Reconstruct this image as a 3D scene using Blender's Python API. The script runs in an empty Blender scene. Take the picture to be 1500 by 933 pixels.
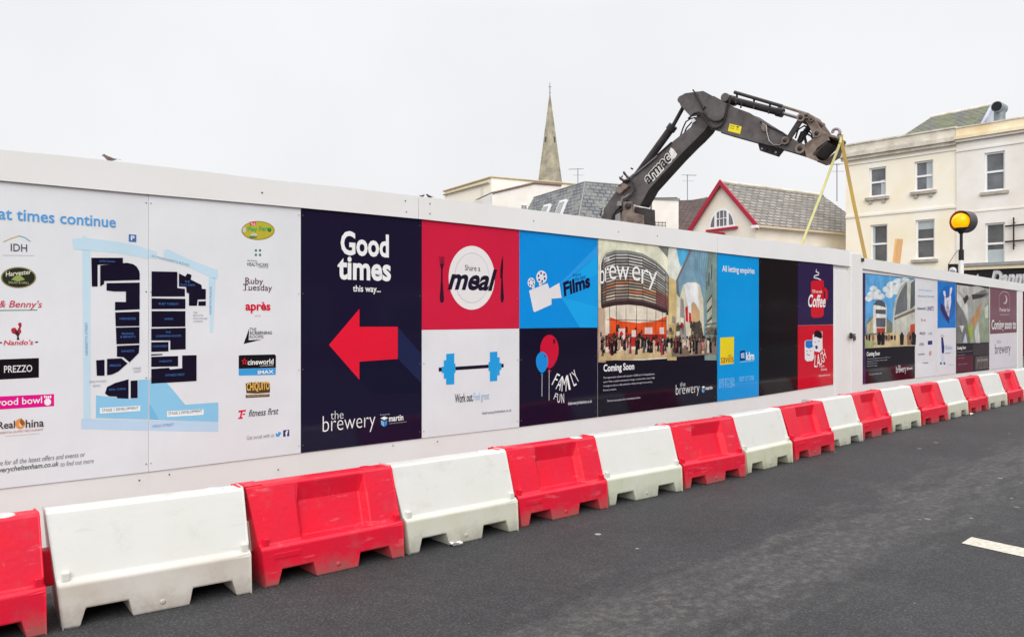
import bpy, bmesh, math, random
from mathutils import Vector
from mathutils.geometry import tessellate_polygon
R = math.radians
C = bpy.context.scene.collection
sc = bpy.context.scene
rnd = random.Random(7)

# ------------------------------------------------------------------ camera, sky, sun, exposure
F, CX, CY, EYE = 1170.0, 750.0, 466.5, 1.70        # focal length and centre of the 1500 px wide photograph
cam_d = bpy.data.cameras.new('camera')
cam_d.sensor_width = 36; cam_d.lens = 36 * F / 1500
cam_d.clip_start = .05; cam_d.clip_end = 3000
cam = bpy.data.objects.new('camera', cam_d); C.objects.link(cam)
cam.location = (0, 0, EYE); cam.rotation_euler = (R(90), 0, 0)
sc.camera = cam

SUN_EL, SUN_AZ = 30, 178           # azimuth clockwise from +Y: behind the camera
w = bpy.data.worlds.new('World'); sc.world = w; w.use_nodes = True
nt = w.node_tree; nt.nodes.clear()
def N(nt, t, **k):
    n = nt.nodes.new(t)
    for a, b in k.items(): setattr(n, a, b)
    return n
out = N(nt, 'ShaderNodeOutputWorld'); bg = N(nt, 'ShaderNodeBackground')
sky = N(nt, 'ShaderNodeTexSky', sky_type='NISHITA', sun_disc=False)
sky.sun_elevation = R(SUN_EL); sky.sun_rotation = R(SUN_AZ); sky.dust_density = 4
hs = N(nt, 'ShaderNodeHueSaturation'); hs.inputs['Saturation'].default_value = .12
nt.links.new(sky.outputs[0], hs.inputs['Color'])
tc = N(nt, 'ShaderNodeTexCoord'); sep = N(nt, 'ShaderNodeSeparateXYZ')
nt.links.new(tc.outputs['Generated'], sep.inputs[0])
ramp = N(nt, 'ShaderNodeValToRGB')          # overcast: even near the horizon, about twice as bright overhead
cr = ramp.color_ramp
cr.elements[0].position = 0; cr.elements[0].color = (.130, .1305, .1335, 1)
cr.elements[1].position = 1; cr.elements[1].color = (.30, .30, .305, 1)
e = cr.elements.new(.36); e.color = (.129, .1298, .1335, 1)
e = cr.elements.new(.62); e.color = (.215, .215, .22, 1)
nt.links.new(sep.outputs['Z'], ramp.inputs[0])
noi = N(nt, 'ShaderNodeTexNoise'); noi.inputs['Scale'].default_value = 2.2; noi.inputs['Detail'].default_value = 5
nt.links.new(tc.outputs['Generated'], noi.inputs['Vector'])
mr = N(nt, 'ShaderNodeMapRange'); mr.inputs['To Min'].default_value = .95; mr.inputs['To Max'].default_value = 1.05
mr.inputs['From Min'].default_value = .3; mr.inputs['From Max'].default_value = .7
nt.links.new(noi.outputs['Fac'], mr.inputs['Value'])
mul = N(nt, 'ShaderNodeVectorMath', operation='SCALE'); nt.links.new(ramp.outputs[0], mul.inputs[0]); nt.links.new(mr.outputs[0], mul.inputs['Scale'])
sc40 = N(nt, 'ShaderNodeVectorMath', operation='SCALE'); sc40.inputs['Scale'].default_value = 57.0
nt.links.new(mul.outputs[0], sc40.inputs[0])
mx = N(nt, 'ShaderNodeMix', data_type='RGBA'); mx.inputs[0].default_value = .97
nt.links.new(hs.outputs[0], mx.inputs[6]); nt.links.new(sc40.outputs[0], mx.inputs[7])
nt.links.new(mx.outputs[2], bg.inputs['Color']); bg.inputs['Strength'].default_value = .10
nt.links.new(bg.outputs[0], out.inputs[0])
sun_d = bpy.data.lights.new('sun', 'SUN'); sun_d.energy = 1.5; sun_d.angle = R(50); sun_d.color = (1, .985, .96)
sun = bpy.data.objects.new('sun', sun_d); C.objects.link(sun); sun.location = (-8, -20, 30)
sun.rotation_euler = (R(90 - SUN_EL), 0, R(180 - SUN_AZ))
sc.view_settings.view_transform = 'Standard'; sc.view_settings.look = 'None'
sc.view_settings.exposure = .30; sc.view_settings.gamma = 1; sc.view_settings.use_curve_mapping = False
sc.render.engine = 'CYCLES'
sc.cycles.use_denoising = True
sc.cycles.max_bounces = 6

# ------------------------------------------------------------------ materials
def lin(c): c /= 255.; return c / 12.92 if c <= .04045 else ((c + .055) / 1.055) ** 2.4
MC = {}
def mat(name, rgb, rough=.6, spec=.3, var=.06, scale=6., bump=0., bscale=60., metal=0., emit=0., srgb=True, rgb2=None, stretch=(1, 1, 1), k=1.05):
    """procedural surface: base colour broken up by two octaves of noise, noisy roughness, optional bump"""
    key = name
    if key in MC: return MC[key]
    m = bpy.data.materials.new(name); m.use_nodes = True; nt = m.node_tree
    p = nt.nodes['Principled BSDF']
    col = tuple(min(.93, lin(c) * k) for c in rgb) if srgb else rgb
    c2 = tuple(min(.93, lin(c) * k) for c in rgb2) if rgb2 else tuple(c * (1 - 2.2 * var) for c in col)
    t = N(nt, 'ShaderNodeTexCoord'); mp = N(nt, 'ShaderNodeMapping'); mp.inputs['Scale'].default_value = stretch
    nt.links.new(t.outputs['Object'], mp.inputs[0])
    n1 = N(nt, 'ShaderNodeTexNoise'); n1.inputs['Scale'].default_value = scale; n1.inputs['Detail'].default_value = 6; n1.inputs['Roughness'].default_value = .6
    nt.links.new(mp.outputs[0], n1.inputs['Vector'])
    rg = N(nt, 'ShaderNodeMapRange'); rg.inputs['From Min'].default_value = .35; rg.inputs['From Max'].default_value = .68
    nt.links.new(n1.outputs['Fac'], rg.inputs[0])
    mix = N(nt, 'ShaderNodeMix', data_type='RGBA'); mix.inputs[6].default_value = (*col, 1); mix.inputs[7].default_value = (*c2, 1)
    nt.links.new(rg.outputs[0], mix.inputs[0])
    nt.links.new(mix.outputs[2], p.inputs['Base Color'])
    r2 = N(nt, 'ShaderNodeMapRange'); r2.inputs['To Min'].default_value = max(.03, rough * .85); r2.inputs['To Max'].default_value = min(1, rough * 1.15)
    nt.links.new(n1.outputs['Fac'], r2.inputs[0]); nt.links.new(r2.outputs[0], p.inputs['Roughness'])
    p.inputs['Specular IOR Level'].default_value = spec; p.inputs['Metallic'].default_value = metal
    if emit:
        nt.links.new(mix.outputs[2], p.inputs['Emission Color']); p.inputs['Emission Strength'].default_value = emit
    if bump:
        n2 = N(nt, 'ShaderNodeTexNoise'); n2.inputs['Scale'].default_value = bscale; n2.inputs['Detail'].default_value = 4
        nt.links.new(t.outputs['Object'], n2.inputs['Vector'])
        b = N(nt, 'ShaderNodeBump'); b.inputs['Strength'].default_value = bump; b.inputs['Distance'].default_value = .02
        nt.links.new(n2.outputs['Fac'], b.inputs['Height']); nt.links.new(b.outputs[0], p.inputs['Normal'])
    MC[key] = m; return m
def ink(r, g, b):            # printed vinyl of one colour
    return mat('print_%d_%d_%d' % (r, g, b), (r, g, b), rough=.10, spec=.28, var=.04, scale=1.4)
def pink(r, g, b):           # printed photograph: mottled tones of one colour
    return mat('photo_%d_%d_%d' % (r, g, b), (min(255, r * 1.08), min(255, g * 1.08), min(255, b * 1.08)), rough=.12, spec=.28, scale=5, rgb2=(r * .87, g * .87, b * .86), stretch=(1, 1, .8))
def slate(name, a, b, mortar, sx, sy, moss=None):
    """roofing in courses (brick texture laid in the plane's own metres), with optional moss patches"""
    m = bpy.data.materials.new(name); m.use_nodes = True; nt = m.node_tree; p = nt.nodes['Principled BSDF']
    t = N(nt, 'ShaderNodeUVMap')
    br = N(nt, 'ShaderNodeTexBrick'); br.inputs['Scale'].default_value = 1
    br.inputs['Brick Width'].default_value = sx; br.inputs['Row Height'].default_value = sy; br.inputs['Mortar Size'].default_value = min(sx, sy) * .16; br.inputs['Mortar Smooth'].default_value = .3
    br.inputs['Color1'].default_value = (*[lin(c) for c in a], 1); br.inputs['Color2'].default_value = (*[lin(c) for c in b], 1)
    br.inputs['Mortar'].default_value = (*[lin(c) for c in mortar], 1)
    nt.links.new(t.outputs[0], br.inputs['Vector'])
    n = N(nt, 'ShaderNodeTexNoise'); n.inputs['Scale'].default_value = 1.1; n.inputs['Detail'].default_value = 7; n.inputs['Roughness'].default_value = .7
    nt.links.new(t.outputs[0], n.inputs['Vector'])
    rg = N(nt, 'ShaderNodeMapRange'); rg.inputs['From Min'].default_value = .46; rg.inputs['From Max'].default_value = .62
    nt.links.new(n.outputs['Fac'], rg.inputs[0])
    mx = N(nt, 'ShaderNodeMix', data_type='RGBA'); nt.links.new(br.outputs['Color'], mx.inputs[6])
    mo = moss or tuple(c * .8 for c in a)
    mx.inputs[7].default_value = (*[lin(c) for c in mo], 1)
    mu = N(nt, 'ShaderNodeMath', operation='MULTIPLY'); mu.inputs[1].default_value = .75 if moss else .5
    nt.links.new(rg.outputs[0], mu.inputs[0]); nt.links.new(mu.outputs[0], mx.inputs[0])
    nt.links.new(mx.outputs[2], p.inputs['Base Color']); p.inputs['Roughness'].default_value = .8
    b = N(nt, 'ShaderNodeBump'); b.inputs['Strength'].default_value = .6; b.inputs['Distance'].default_value = .04
    nt.links.new(br.outputs['Fac'], b.inputs['Height']); b.invert = True; nt.links.new(b.outputs[0], p.inputs['Normal'])
    return m

# ------------------------------------------------------------------ planes: a pixel of the photograph -> metres on a real vertical plane
class Plane:
    def __init__(s, P, a):
        s.P = Vector(P[:2]); s.a = a
        s.r = Vector((math.cos(a), math.sin(a))); s.n = Vector((-math.sin(a), math.cos(a)))
    def uv(s, x, y, off=0.):
        k = Vector(((x - CX) / F, 1.)); Z = (s.P.dot(s.n) + off) / k.dot(s.n)
        pt = k * Z
        return (pt - s.P).dot(s.r), EYE + (CY - y) / F * Z
    def px(s, pts, off=0.): return [s.uv(x, y, off) for x, y in pts]
    def depth(s, x, off=0.):
        k = Vector(((x - CX) / F, 1.)); return (s.P.dot(s.n) + off) / k.dot(s.n)
def at(x, Z): return ((x - CX) / F * Z, Z)
TH = math.atan(1240 / F)                     # the hoarding runs 46.7 degrees off the viewing direction
D = 6.0
WALL = Plane((-D * math.cos(TH), D * math.sin(TH)), math.pi / 2 - TH)

# ------------------------------------------------------------------ mesh collecting
class MB:
    def __init__(s): s.v = []; s.f = []; s.m = []; s.sm = []; s.mats = []; s.uv = {}; s.bev = 0; s.bseg = 2
    def mi(s, m):
        if m not in s.mats: s.mats.append(m)
        return s.mats.index(m)
    def face(s, pts, m, smooth=False, uv=None):
        b = len(s.v); s.v += [tuple(p) for p in pts]; s.f.append(tuple(range(b, b + len(pts)))); s.m.append(s.mi(m)); s.sm.append(smooth)
        if uv: s.uv[len(s.f) - 1] = uv
    def mesh(s, vs, fs, m, smooth=False):
        b = len(s.v); s.v += [tuple(p) for p in vs]
        for f in fs: s.f.append(tuple(i + b for i in f)); s.m.append(s.mi(m)); s.sm.append(smooth)
    def flat(s, uz, off, m):                  # flat outline on the plane, seen from -y
        n = len(uz); area = sum(uz[i][0] * uz[(i + 1) % n][1] - uz[(i + 1) % n][0] * uz[i][1] for i in range(n))
        if area < 0: uz = uz[::-1]
        tri = tessellate_polygon([[Vector((u, z, 0)) for u, z in uz]])
        fs = []
        for t in tri:
            a, b, c = (uz[i] for i in t)
            ar = (b[0] - a[0]) * (c[1] - a[1]) - (c[0] - a[0]) * (b[1] - a[1])
            if abs(ar) < 1e-12: continue
            fs.append(t if ar > 0 else (t[0], t[2], t[1]))
        s.mesh([(u, off, z) for u, z in uz], fs, m)
    def prism(s, uz, o0, o1, m, side=None, smooth=False):    # outline with real thickness
        n = len(uz); area = sum(uz[i][0] * uz[(i + 1) % n][1] - uz[(i + 1) % n][0] * uz[i][1] for i in range(n))
        if area < 0: uz = uz[::-1]
        vs = [(u, o0, z) for u, z in uz] + [(u, o1, z) for u, z in uz]
        fs = []
        for t in tessellate_polygon([[Vector((u, z, 0)) for u, z in uz]]):
            a, b, c = (uz[i] for i in t)
            ar = (b[0] - a[0]) * (c[1] - a[1]) - (c[0] - a[0]) * (b[1] - a[1])
            if abs(ar) < 1e-12: continue
            t = t if ar > 0 else (t[0], t[2], t[1])
            fs.append(t); fs.append((t[0] + n, t[2] + n, t[1] + n))
        s.mesh(vs, fs, m)
        s.mesh(vs, [(i, i + n, (i + 1) % n + n, (i + 1) % n) for i in range(n)], side or m, smooth)
    def box(s, x0, x1, y0, y1, z0, z1, m):
        v = [(x, y, z) for z in (z0, z1) for y in (y0, y1) for x in (x0, x1)]
        s.mesh(v, [(0, 2, 3, 1), (4, 5, 7, 6), (0, 1, 5, 4), (2, 6, 7, 3), (0, 4, 6, 2), (1, 3, 7, 5)], m)
    def tube(s, path, r, m, n=8, r1=None):
        path = [Vector(p) for p in path]; L = len(path); b = []
        up = None
        for i, p in enumerate(path):
            t = (path[min(i + 1, L - 1)] - path[max(i - 1, 0)]).normalized()
            a = t.orthogonal().normalized() if up is None else (up - t * up.dot(t)).normalized()
            up = a; c = t.cross(a); rr = r if r1 is None else r + (r1 - r) * i / (L - 1)
            b.append([p + (a * math.cos(q) + c * math.sin(q)) * rr for q in [2 * math.pi * j / n for j in range(n)]])
        vs = [v for ring in b for v in ring]
        s.mesh(vs, [(i * n + j, i * n + (j + 1) % n, (i + 1) * n + (j + 1) % n, (i + 1) * n + j) for i in range(L - 1) for j in range(n)], m, True)
        s.mesh(vs, [tuple(range(n))[::-1], tuple(range((L - 1) * n, L * n))], m)
    def lathe(s, prof, m, n=20, c=(0, 0, 0), axis='z'):
        vs = []
        for r, h in prof:
            for j in range(n):
                q = 2 * math.pi * j / n; a, b = r * math.cos(q), r * math.sin(q)
                vs.append((c[0] + a, c[1] + b, c[2] + h) if axis == 'z' else (c[0] + a, c[1] + h, c[2] - b) if axis == 'y' else (c[0] + h, c[1] + a, c[2] + b))
        K = len(prof)
        s.mesh(vs, [(i * n + j, i * n + (j + 1) % n, (i + 1) * n + (j + 1) % n, (i + 1) * n + j) for i in range(K - 1) for j in range(n)], m, True)
        s.mesh(vs, [tuple(range(n))[::-1], tuple(range((K - 1) * n, K * n))], m)
    def build(s, name, parent=None):
        me = bpy.data.meshes.new(name); me.from_pydata(s.v, [], s.f)
        for m in s.mats: me.materials.append(m)
        me.polygons.foreach_set('material_index', s.m); me.polygons.foreach_set('use_smooth', s.sm)
        if s.uv:
            L = me.uv_layers.new(name='UVMap')
            for i, uv in s.uv.items():
                for k, li in enumerate(me.polygons[i].loop_indices): L.data[li].uv = uv[k]
        me.update()
        o = bpy.data.objects.new(name, me); C.objects.link(o); o.parent = parent
        if s.bev:
            b = o.modifiers.new('bevel', 'BEVEL'); b.width = s.bev; b.segments = s.bseg; b.limit_method = 'ANGLE'; b.angle_limit = R(35)
        return o
THINGS = []
class Thing:
    def __init__(s, name, label, cat, loc=(0, 0, 0), rz=0., group=None, plane=None):
        o = s.o = bpy.data.objects.new(name, None); C.objects.link(o)
        o.empty_display_size = .2
        s.plane = plane; s.u0 = s.z0 = 0.
        if plane:
            u0, z0 = loc[0], loc[1]; s.u0, s.z0 = u0, z0
            q = plane.P + plane.r * u0; loc = (q.x, q.y, z0); rz = plane.a
        o.location = loc; o.rotation_euler = (0, 0, rz)
        o['label'] = label; o['category'] = cat
        if group: o['group'] = group
        s.p = {}; s.order = []; THINGS.append(s)
    def part(s, name, key=None, parent=None, label=None):
        k = key or name
        if k not in s.p: s.p[k] = (MB(), name, parent, label); s.order.append(k)
        return s.p[k][0]
    def L(s, pts, off=0.):                    # photograph pixels -> local outline on the thing's plane
        return [(u - s.u0, z - s.z0) for u, z in s.plane.px(pts, off)]
    def finish(s):
        d = {}
        for k in s.order:
            mb, name, par, lab = s.p[k]
            d[k] = mb.build(name, d[par] if par else s.o)
            if lab: d[k]['label'] = lab
        s.d = d
def setting(name, mb):
    o = mb.build(name); o['kind'] = 'structure'; return o

# lettering: text curve -> outline mesh, fitted into a box
TXT = {}
def glyphs(body, bold=0.):
    k = (body, bold)
    if k in TXT: return TXT[k]
    cu = bpy.data.curves.new('t', 'FONT'); cu.body = body; cu.offset = bold; cu.resolution_u = 3; cu.fill_mode = 'FRONT'
    o = bpy.data.objects.new('t', cu); C.objects.link(o)
    dg = bpy.context.evaluated_depsgraph_get()
    me = bpy.data.meshes.new_from_object(o.evaluated_get(dg))
    v = [(q.co.x, q.co.y) for q in me.vertices]; f = [tuple(p.vertices) for p in me.polygons]
    bpy.data.objects.remove(o); bpy.data.curves.remove(cu); bpy.data.meshes.remove(me)
    TXT[k] = (v, f); return v, f
def fit_text(mb, body, o, du, dz, wid, hei, off, m, bold=0., shear=0.):
    """o: lower-left corner (u,z); du,dz: unit vectors of writing direction and up"""
    v, f = glyphs(body, bold)
    if shear: v = [(x + shear * y, y) for x, y in v]
    x0, x1 = min(p[0] for p in v), max(p[0] for p in v); y0, y1 = min(p[1] for p in v), max(p[1] for p in v)
    vs = []
    for x, y in v:
        a = (x - x0) / (x1 - x0) * wid; b = (y - y0) / (y1 - y0) * hei
        vs.append((o[0] + du[0] * a + dz[0] * b, off, o[1] + du[1] * a + dz[1] * b))
    fs = []
    for q in f:
        a, b, c = (vs[i] for i in q[:3])
        fs.append(q if (b[0] - a[0]) * (c[2] - a[2]) - (c[0] - a[0]) * (b[2] - a[2]) > 0 else q[::-1])
    mb.mesh(vs, fs, m)
def ell(cx, cy, rx, ry, n=28, a0=0, a1=360):
    full = abs(a1 - a0) >= 360
    k = n if full else n + 1
    return [(cx + rx * math.cos(R(a0 + (a1 - a0) * i / n)), cy - ry * math.sin(R(a0 + (a1 - a0) * i / n))) for i in range(k)]
def crop(x0, y0, s): return lambda *p: [(x0 + a / s, y0 + b / s) for a, b in p]
def interp(tab, x):
    for (a, p), (b, q) in zip(tab, tab[1:]):
        if x <= b or (b, q) == tab[-1]: return p + (q - p) * (x - a) / (b - a)

# ------------------------------------------------------------------ ground and road
def road_mat():
    m = bpy.data.materials.new('asphalt'); m.use_nodes = True; nt = m.node_tree; p = nt.nodes['Principled BSDF']
    t = N(nt, 'ShaderNodeTexCoord')
    def noise(s, d=5, r=.6, vec=None):
        n = N(nt, 'ShaderNodeTexNoise'); n.inputs['Scale'].default_value = s; n.inputs['Detail'].default_value = d; n.inputs['Roughness'].default_value = r
        nt.links.new(vec or t.outputs['Object'], n.inputs['Vector']); return n.outputs['Fac']
    def mapr(src, a, b, c, d):
        n = N(nt, 'ShaderNodeMapRange'); n.inputs['From Min'].default_value = a; n.inputs['From Max'].default_value = b
        n.inputs['To Min'].default_value = c; n.inputs['To Max'].default_value = d; nt.links.new(src, n.inputs[0]); return n.outputs[0]
    def math_(op, a, b):
        n = N(nt, 'ShaderNodeMath', operation=op)
        for i, q in enumerate((a, b)):
            if isinstance(q, (int, float)): n.inputs[i].default_value = q
            else: nt.links.new(q, n.inputs[i])
        return n.outputs[0]
    big = mapr(noise(.7, 6), .3, .7, .86, 1.16)
    mid = mapr(noise(7, 6, .7), .3, .7, .86, 1.14)
    fine = mapr(noise(70, 4, .75), .3, .7, .52, 1.5)
    v = N(nt, 'ShaderNodeTexVoronoi'); v.inputs['Scale'].default_value = 55; nt.links.new(t.outputs['Object'], v.inputs['Vector'])
    stone = mapr(v.outputs['Distance'], .0, .5, 1.35, .6)
    base = math_('MULTIPLY', math_('MULTIPLY', big, mid), math_('MULTIPLY', fine, stone))
    # worn pale wheel track running parallel to the hoarding, with ragged edges
    sx = N(nt, 'ShaderNodeSeparateXYZ'); nt.links.new(t.outputs['Object'], sx.inputs[0])
    mp = N(nt, 'ShaderNodeMapping'); mp.inputs['Scale'].default_value = (.8, 2.4, 1); nt.links.new(t.outputs['Object'], mp.inputs[0])
    rag = mapr(noise(1.6, 6, .7, mp.outputs[0]), .3, .7, -.55, .55)
    dist = math_('ABSOLUTE', math_('ADD', math_('SUBTRACT', sx.outputs['Y'], 2.72), rag), 0)
    track = mapr(dist, .0, .6, .58, 0.)
    fleck = mapr(noise(14, 6, .75), .47, .62, .25, 1.)
    track = math_('MULTIPLY', track, fleck)
    # chewing gum and grit: sparse pale spots
    g = N(nt, 'ShaderNodeTexVoronoi'); g.inputs['Scale'].default_value = 2.9; nt.links.new(t.outputs['Object'], g.inputs['Vector'])
    gs = N(nt, 'ShaderNodeSeparateColor'); nt.links.new(g.outputs['Color'], gs.inputs[0])
    rad = mapr(gs.outputs[0], .25, 1, .0, .085)
    spot = math_('LESS_THAN', g.outputs['Distance'], rad)
    spot = math_('MULTIPLY', spot, mapr(gs.outputs[1], 0, 1, .25, 1.))
    c1 = N(nt, 'ShaderNodeVectorMath', operation='SCALE'); c1.inputs[0].default_value = (.065, .0648, .067); nt.links.new(base, c1.inputs['Scale'])
    mx = N(nt, 'ShaderNodeMix', data_type='RGBA'); nt.links.new(c1.outputs[0], mx.inputs[6]); mx.inputs[7].default_value = (.165, .155, .145, 1); nt.links.new(track, mx.inputs[0])
    m2 = N(nt, 'ShaderNodeMix', data_type='RGBA'); nt.links.new(mx.outputs[2], m2.inputs[6]); m2.inputs[7].default_value = (.36, .34, .31, 1); nt.links.new(spot, m2.inputs[0])
    nt.links.new(m2.outputs[2], p.inputs['Base Color'])
    p.inputs['Roughness'].default_value = .78; p.inputs['Specular IOR Level'].default_value = .25
    b = N(nt, 'ShaderNodeBump'); b.inputs['Strength'].default_value = .55; b.inputs['Distance'].default_value = .006
    nt.links.new(stone, b.inputs['Height']); nt.links.new(b.outputs[0], p.inputs['Normal'])
    return m
gm = MB(); gm.face([(-900, -900, 0), (900, -900, 0), (900, 900, 0), (-900, 900, 0)], mat('earth', (.12, .115, .11), srgb=False, rough=.95, scale=.4, var=.15))
go = setting('ground', gm)
rm = MB(); rm.face([(-40, -7, 0), (90, -7, 0), (90, 5.55, 0), (-40, 5.55, 0)], road_mat())
ro = setting('road', rm); ro.location = (0, 0, .004); ro.rotation_euler = (0, 0, WALL.a)
def ground(x, y): Z = F * EYE / (y - CY); return ((x - CX) / F * Z, Z)
lm = MB()
q = [ground(*p) for p in ((1408.5, 796.5), (1423, 787.5), (1500, 804), (1500, 816.5))]
dv = [Vector(q[2]) - Vector(q[1]), Vector(q[3]) - Vector(q[0])]
q[2] = tuple(Vector(q[1]) + dv[0] * 3.2); q[3] = tuple(Vector(q[0]) + dv[0].normalized() * (dv[0].length * 3.2))
lm.face([(x, y, 0) for x, y in (q[0], q[3], q[2], q[1])], mat('road_paint', (216, 211, 198), rough=.7, var=.08, scale=30, rgb2=(176, 170, 156), bump=.5, bscale=90))
lo = setting('road_marking', lm); lo.location.z = .008

# ------------------------------------------------------------------ hoarding
white_ply = mat('white_painted_board', (232, 232, 231), rough=.42, spec=.3, var=.02, scale=.9, rgb2=(226, 225, 222), k=1.03)
white_edge = mat('white_board_edge', (206, 203, 200), rough=.6, var=.05)
dark_metal = mat('dark_steel', (70, 66, 64), rough=.5, metal=.6, var=.1)
scr_l = mat('screw_zinc', (176, 174, 172), rough=.4, metal=.3, var=.1)
screw_m = mat('screw_steel', (120, 112, 105), rough=.45, metal=.5, var=.2, scale=40)
rust_m = mat('screw_rust', (96, 72, 58), rough=.7, var=.2, scale=40)
TOP = [(-300, 189), (0, 220.6), (100, 230), (200, 241), (300, 252.7), (400, 265), (500, 275), (600, 287), (700, 298.6), (800, 311), (900, 323.6), (1000, 337.5), (1090, 348), (1166, 357.5), (1250, 368.5)]
CAPB = [(-300, 235), (0, 265.4), (217, 285.6), (300, 292.6), (440, 305), (617, 321.7), (760, 337), (875, 349.5), (1050, 370.5), (1111, 377.5), (1168, 382.5), (1220, 387.5), (1250, 391)]
PB = [(-300, 745), (0, 717), (217, 690.6), (300, 681), (440, 663), (617, 641.5), (760, 625), (875, 610.5), (1050, 588), (1111, 580), (1168, 571), (1220, 563), (1250, 559)]
TOP2 = [(1262, 378), (1412, 401.5), (1499, 416)]
CAPB2 = [(1262, 393.8), (1370, 410), (1499, 427)]
SX = [-620, -83, 217, 440, 617, 760, 875, 965, 1050, 1111, 1168, 1220]
def wu(x): return WALL.uv(x, 400)[0]
def wallz(x, y): return WALL.uv(x, y)[1]
HU0 = wu(-300)
hd = Thing('site_hoarding', 'long white painted hoarding with deep cap board, behind the red and white barriers', 'hoarding', (0, 0), plane=WALL)
us = [-3.4] + [wu(x) for x in (-83, 217, 440, 617, 760, 875, 965, 1050, 1111, 1168, 1221)]
for i in range(len(us) - 1):          # plywood sheets
    mb = hd.part('board', 'board%d' % i)
    mb.box(us[i] + .0003, us[i + 1] - .0003, 0, .018, .02, 2.67, white_ply)
def strip(mb, tab_t, tab_b, xs, o0, o1, m, th):
    top = [(WALL.uv(x, interp(tab_t, x))) for x in xs]; bot = [(WALL.uv(x, interp(tab_b, x))) for x in xs]
    th_l = [(u, z) for u, z in (top + bot[::-1])]
    mb.prism([(u - th.u0, z - th.z0) for u, z in th_l], o0, o1, m)
for i, (a, b) in enumerate(((-300, 610), (610.8, 1048), (1048.8, 1248))):
    mb = hd.part('cap_board', 'cap%d' % i); mb.bev = .003
    xs = [a] + [x for x in range(-200, 1300, 100) if a < x < b] + [b]
    strip(mb, TOP, CAPB, xs, -.028, .06, white_ply, hd)
def screws(th, pts, off=-.01, m=None, r=.007):
    for i, (x, y) in enumerate(pts):
        mb = th.part('screw', 'screw%d' % len(th.order))
        u, z = th.plane.uv(x, y); mb.lathe([(r, 0), (r * .9, -.003), (r * .4, -.005)], m or (rust_m if rnd.random() < .5 else screw_m), n=8, c=(u - th.u0, off, z - th.z0), axis='y')
screws(hd, [(381.5, 283), (591, 295), (592.5, 311), (627, 299), (627, 313.5), (779, 324), (202, 702.5), (246, 694), (405, 687), (573, 652), (903, 340), (960, 346), (638, 646)], -.029)
# post and gate leaf at the end of the first run
gt = Thing('hoarding_gate', 'narrow blank white gate leaf with a steel bolt, between the mug posters and far hoarding', 'gate', (wu(1222), 0), plane=WALL)
mb = gt.part('gate_leaf'); mb.bev = .003
a, b = gt.L([(1222.5, 500)])[0][0], gt.L([(1242.3, 500)])[0][0]
mb.box(a, b, -.012, .03, .05, wallz(1242, 397.5), white_ply)
mb = gt.part('header'); mb.box(a, b, .032, .05, wallz(1242, 402), wallz(1242, 385), white_ply)
mb = gt.part('gate_post'); mb.bev = .004
c0, c1 = gt.L([(1243.2, 500)])[0][0], gt.L([(1259.5, 500)])[0][0]
mb.box(c0, c1, -.05, .06, 0.0, wallz(1250, 372), white_ply)
mb = gt.part('bolt')
for z in (0, .035):
    u, zz = gt.L([(1240, 490)])[0]
    mb.tube([(u - .02, -.062, zz - z), (u + .20, -.062, zz - z)], .012, dark_metal)
mb.box(u + .03, u + .06, -.075, -.04, zz - .07, zz + .03, dark_metal); mb.box(u + .13, u + .19, -.08, -.045, zz - .10, zz - .03, screw_m)
mb = gt.part('top_clip'); mb.box(*[gt.L([(x, 380)])[0][0] for x in (1257, 1260.2)], -.07, -.03, wallz(1258, 383.4), wallz(1258, 378.5), dark_metal)

h2 = Thing('site_hoarding', 'shorter white hoarding of the far run beyond the gate post, carrying five posters', 'hoarding', (wu(1261), 0), plane=WALL)
sx2 = [1261, 1300, 1340, 1372, 1400, 1449, 1489, 1497]
for i in range(len(sx2) - 1):
    a, b = h2.L([(sx2[i], 450), (sx2[i + 1], 450)]); zt2 = wallz(sx2[i + 1], (interp(TOP2, sx2[i + 1]) + interp(CAPB2, sx2[i + 1])) / 2); h2.part('board', 'b%d' % i).box(a[0] + .0003, b[0] - .0003, 0, .018, .02, zt2, white_ply)
mb = h2.part('cap_board'); mb.bev = .003
strip(mb, TOP2, CAPB2, [1260.5, 1300, 1350, 1412, 1450, 1498.5], -.03, .06, white_ply, h2)
mb = h2.part('end_post'); mb.bev = .004
a, b = h2.L([(1489.8, 450), (1497, 450)]); mb.box(a[0], b[0], -.02, .1, 0, 2.44, white_ply)

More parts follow.
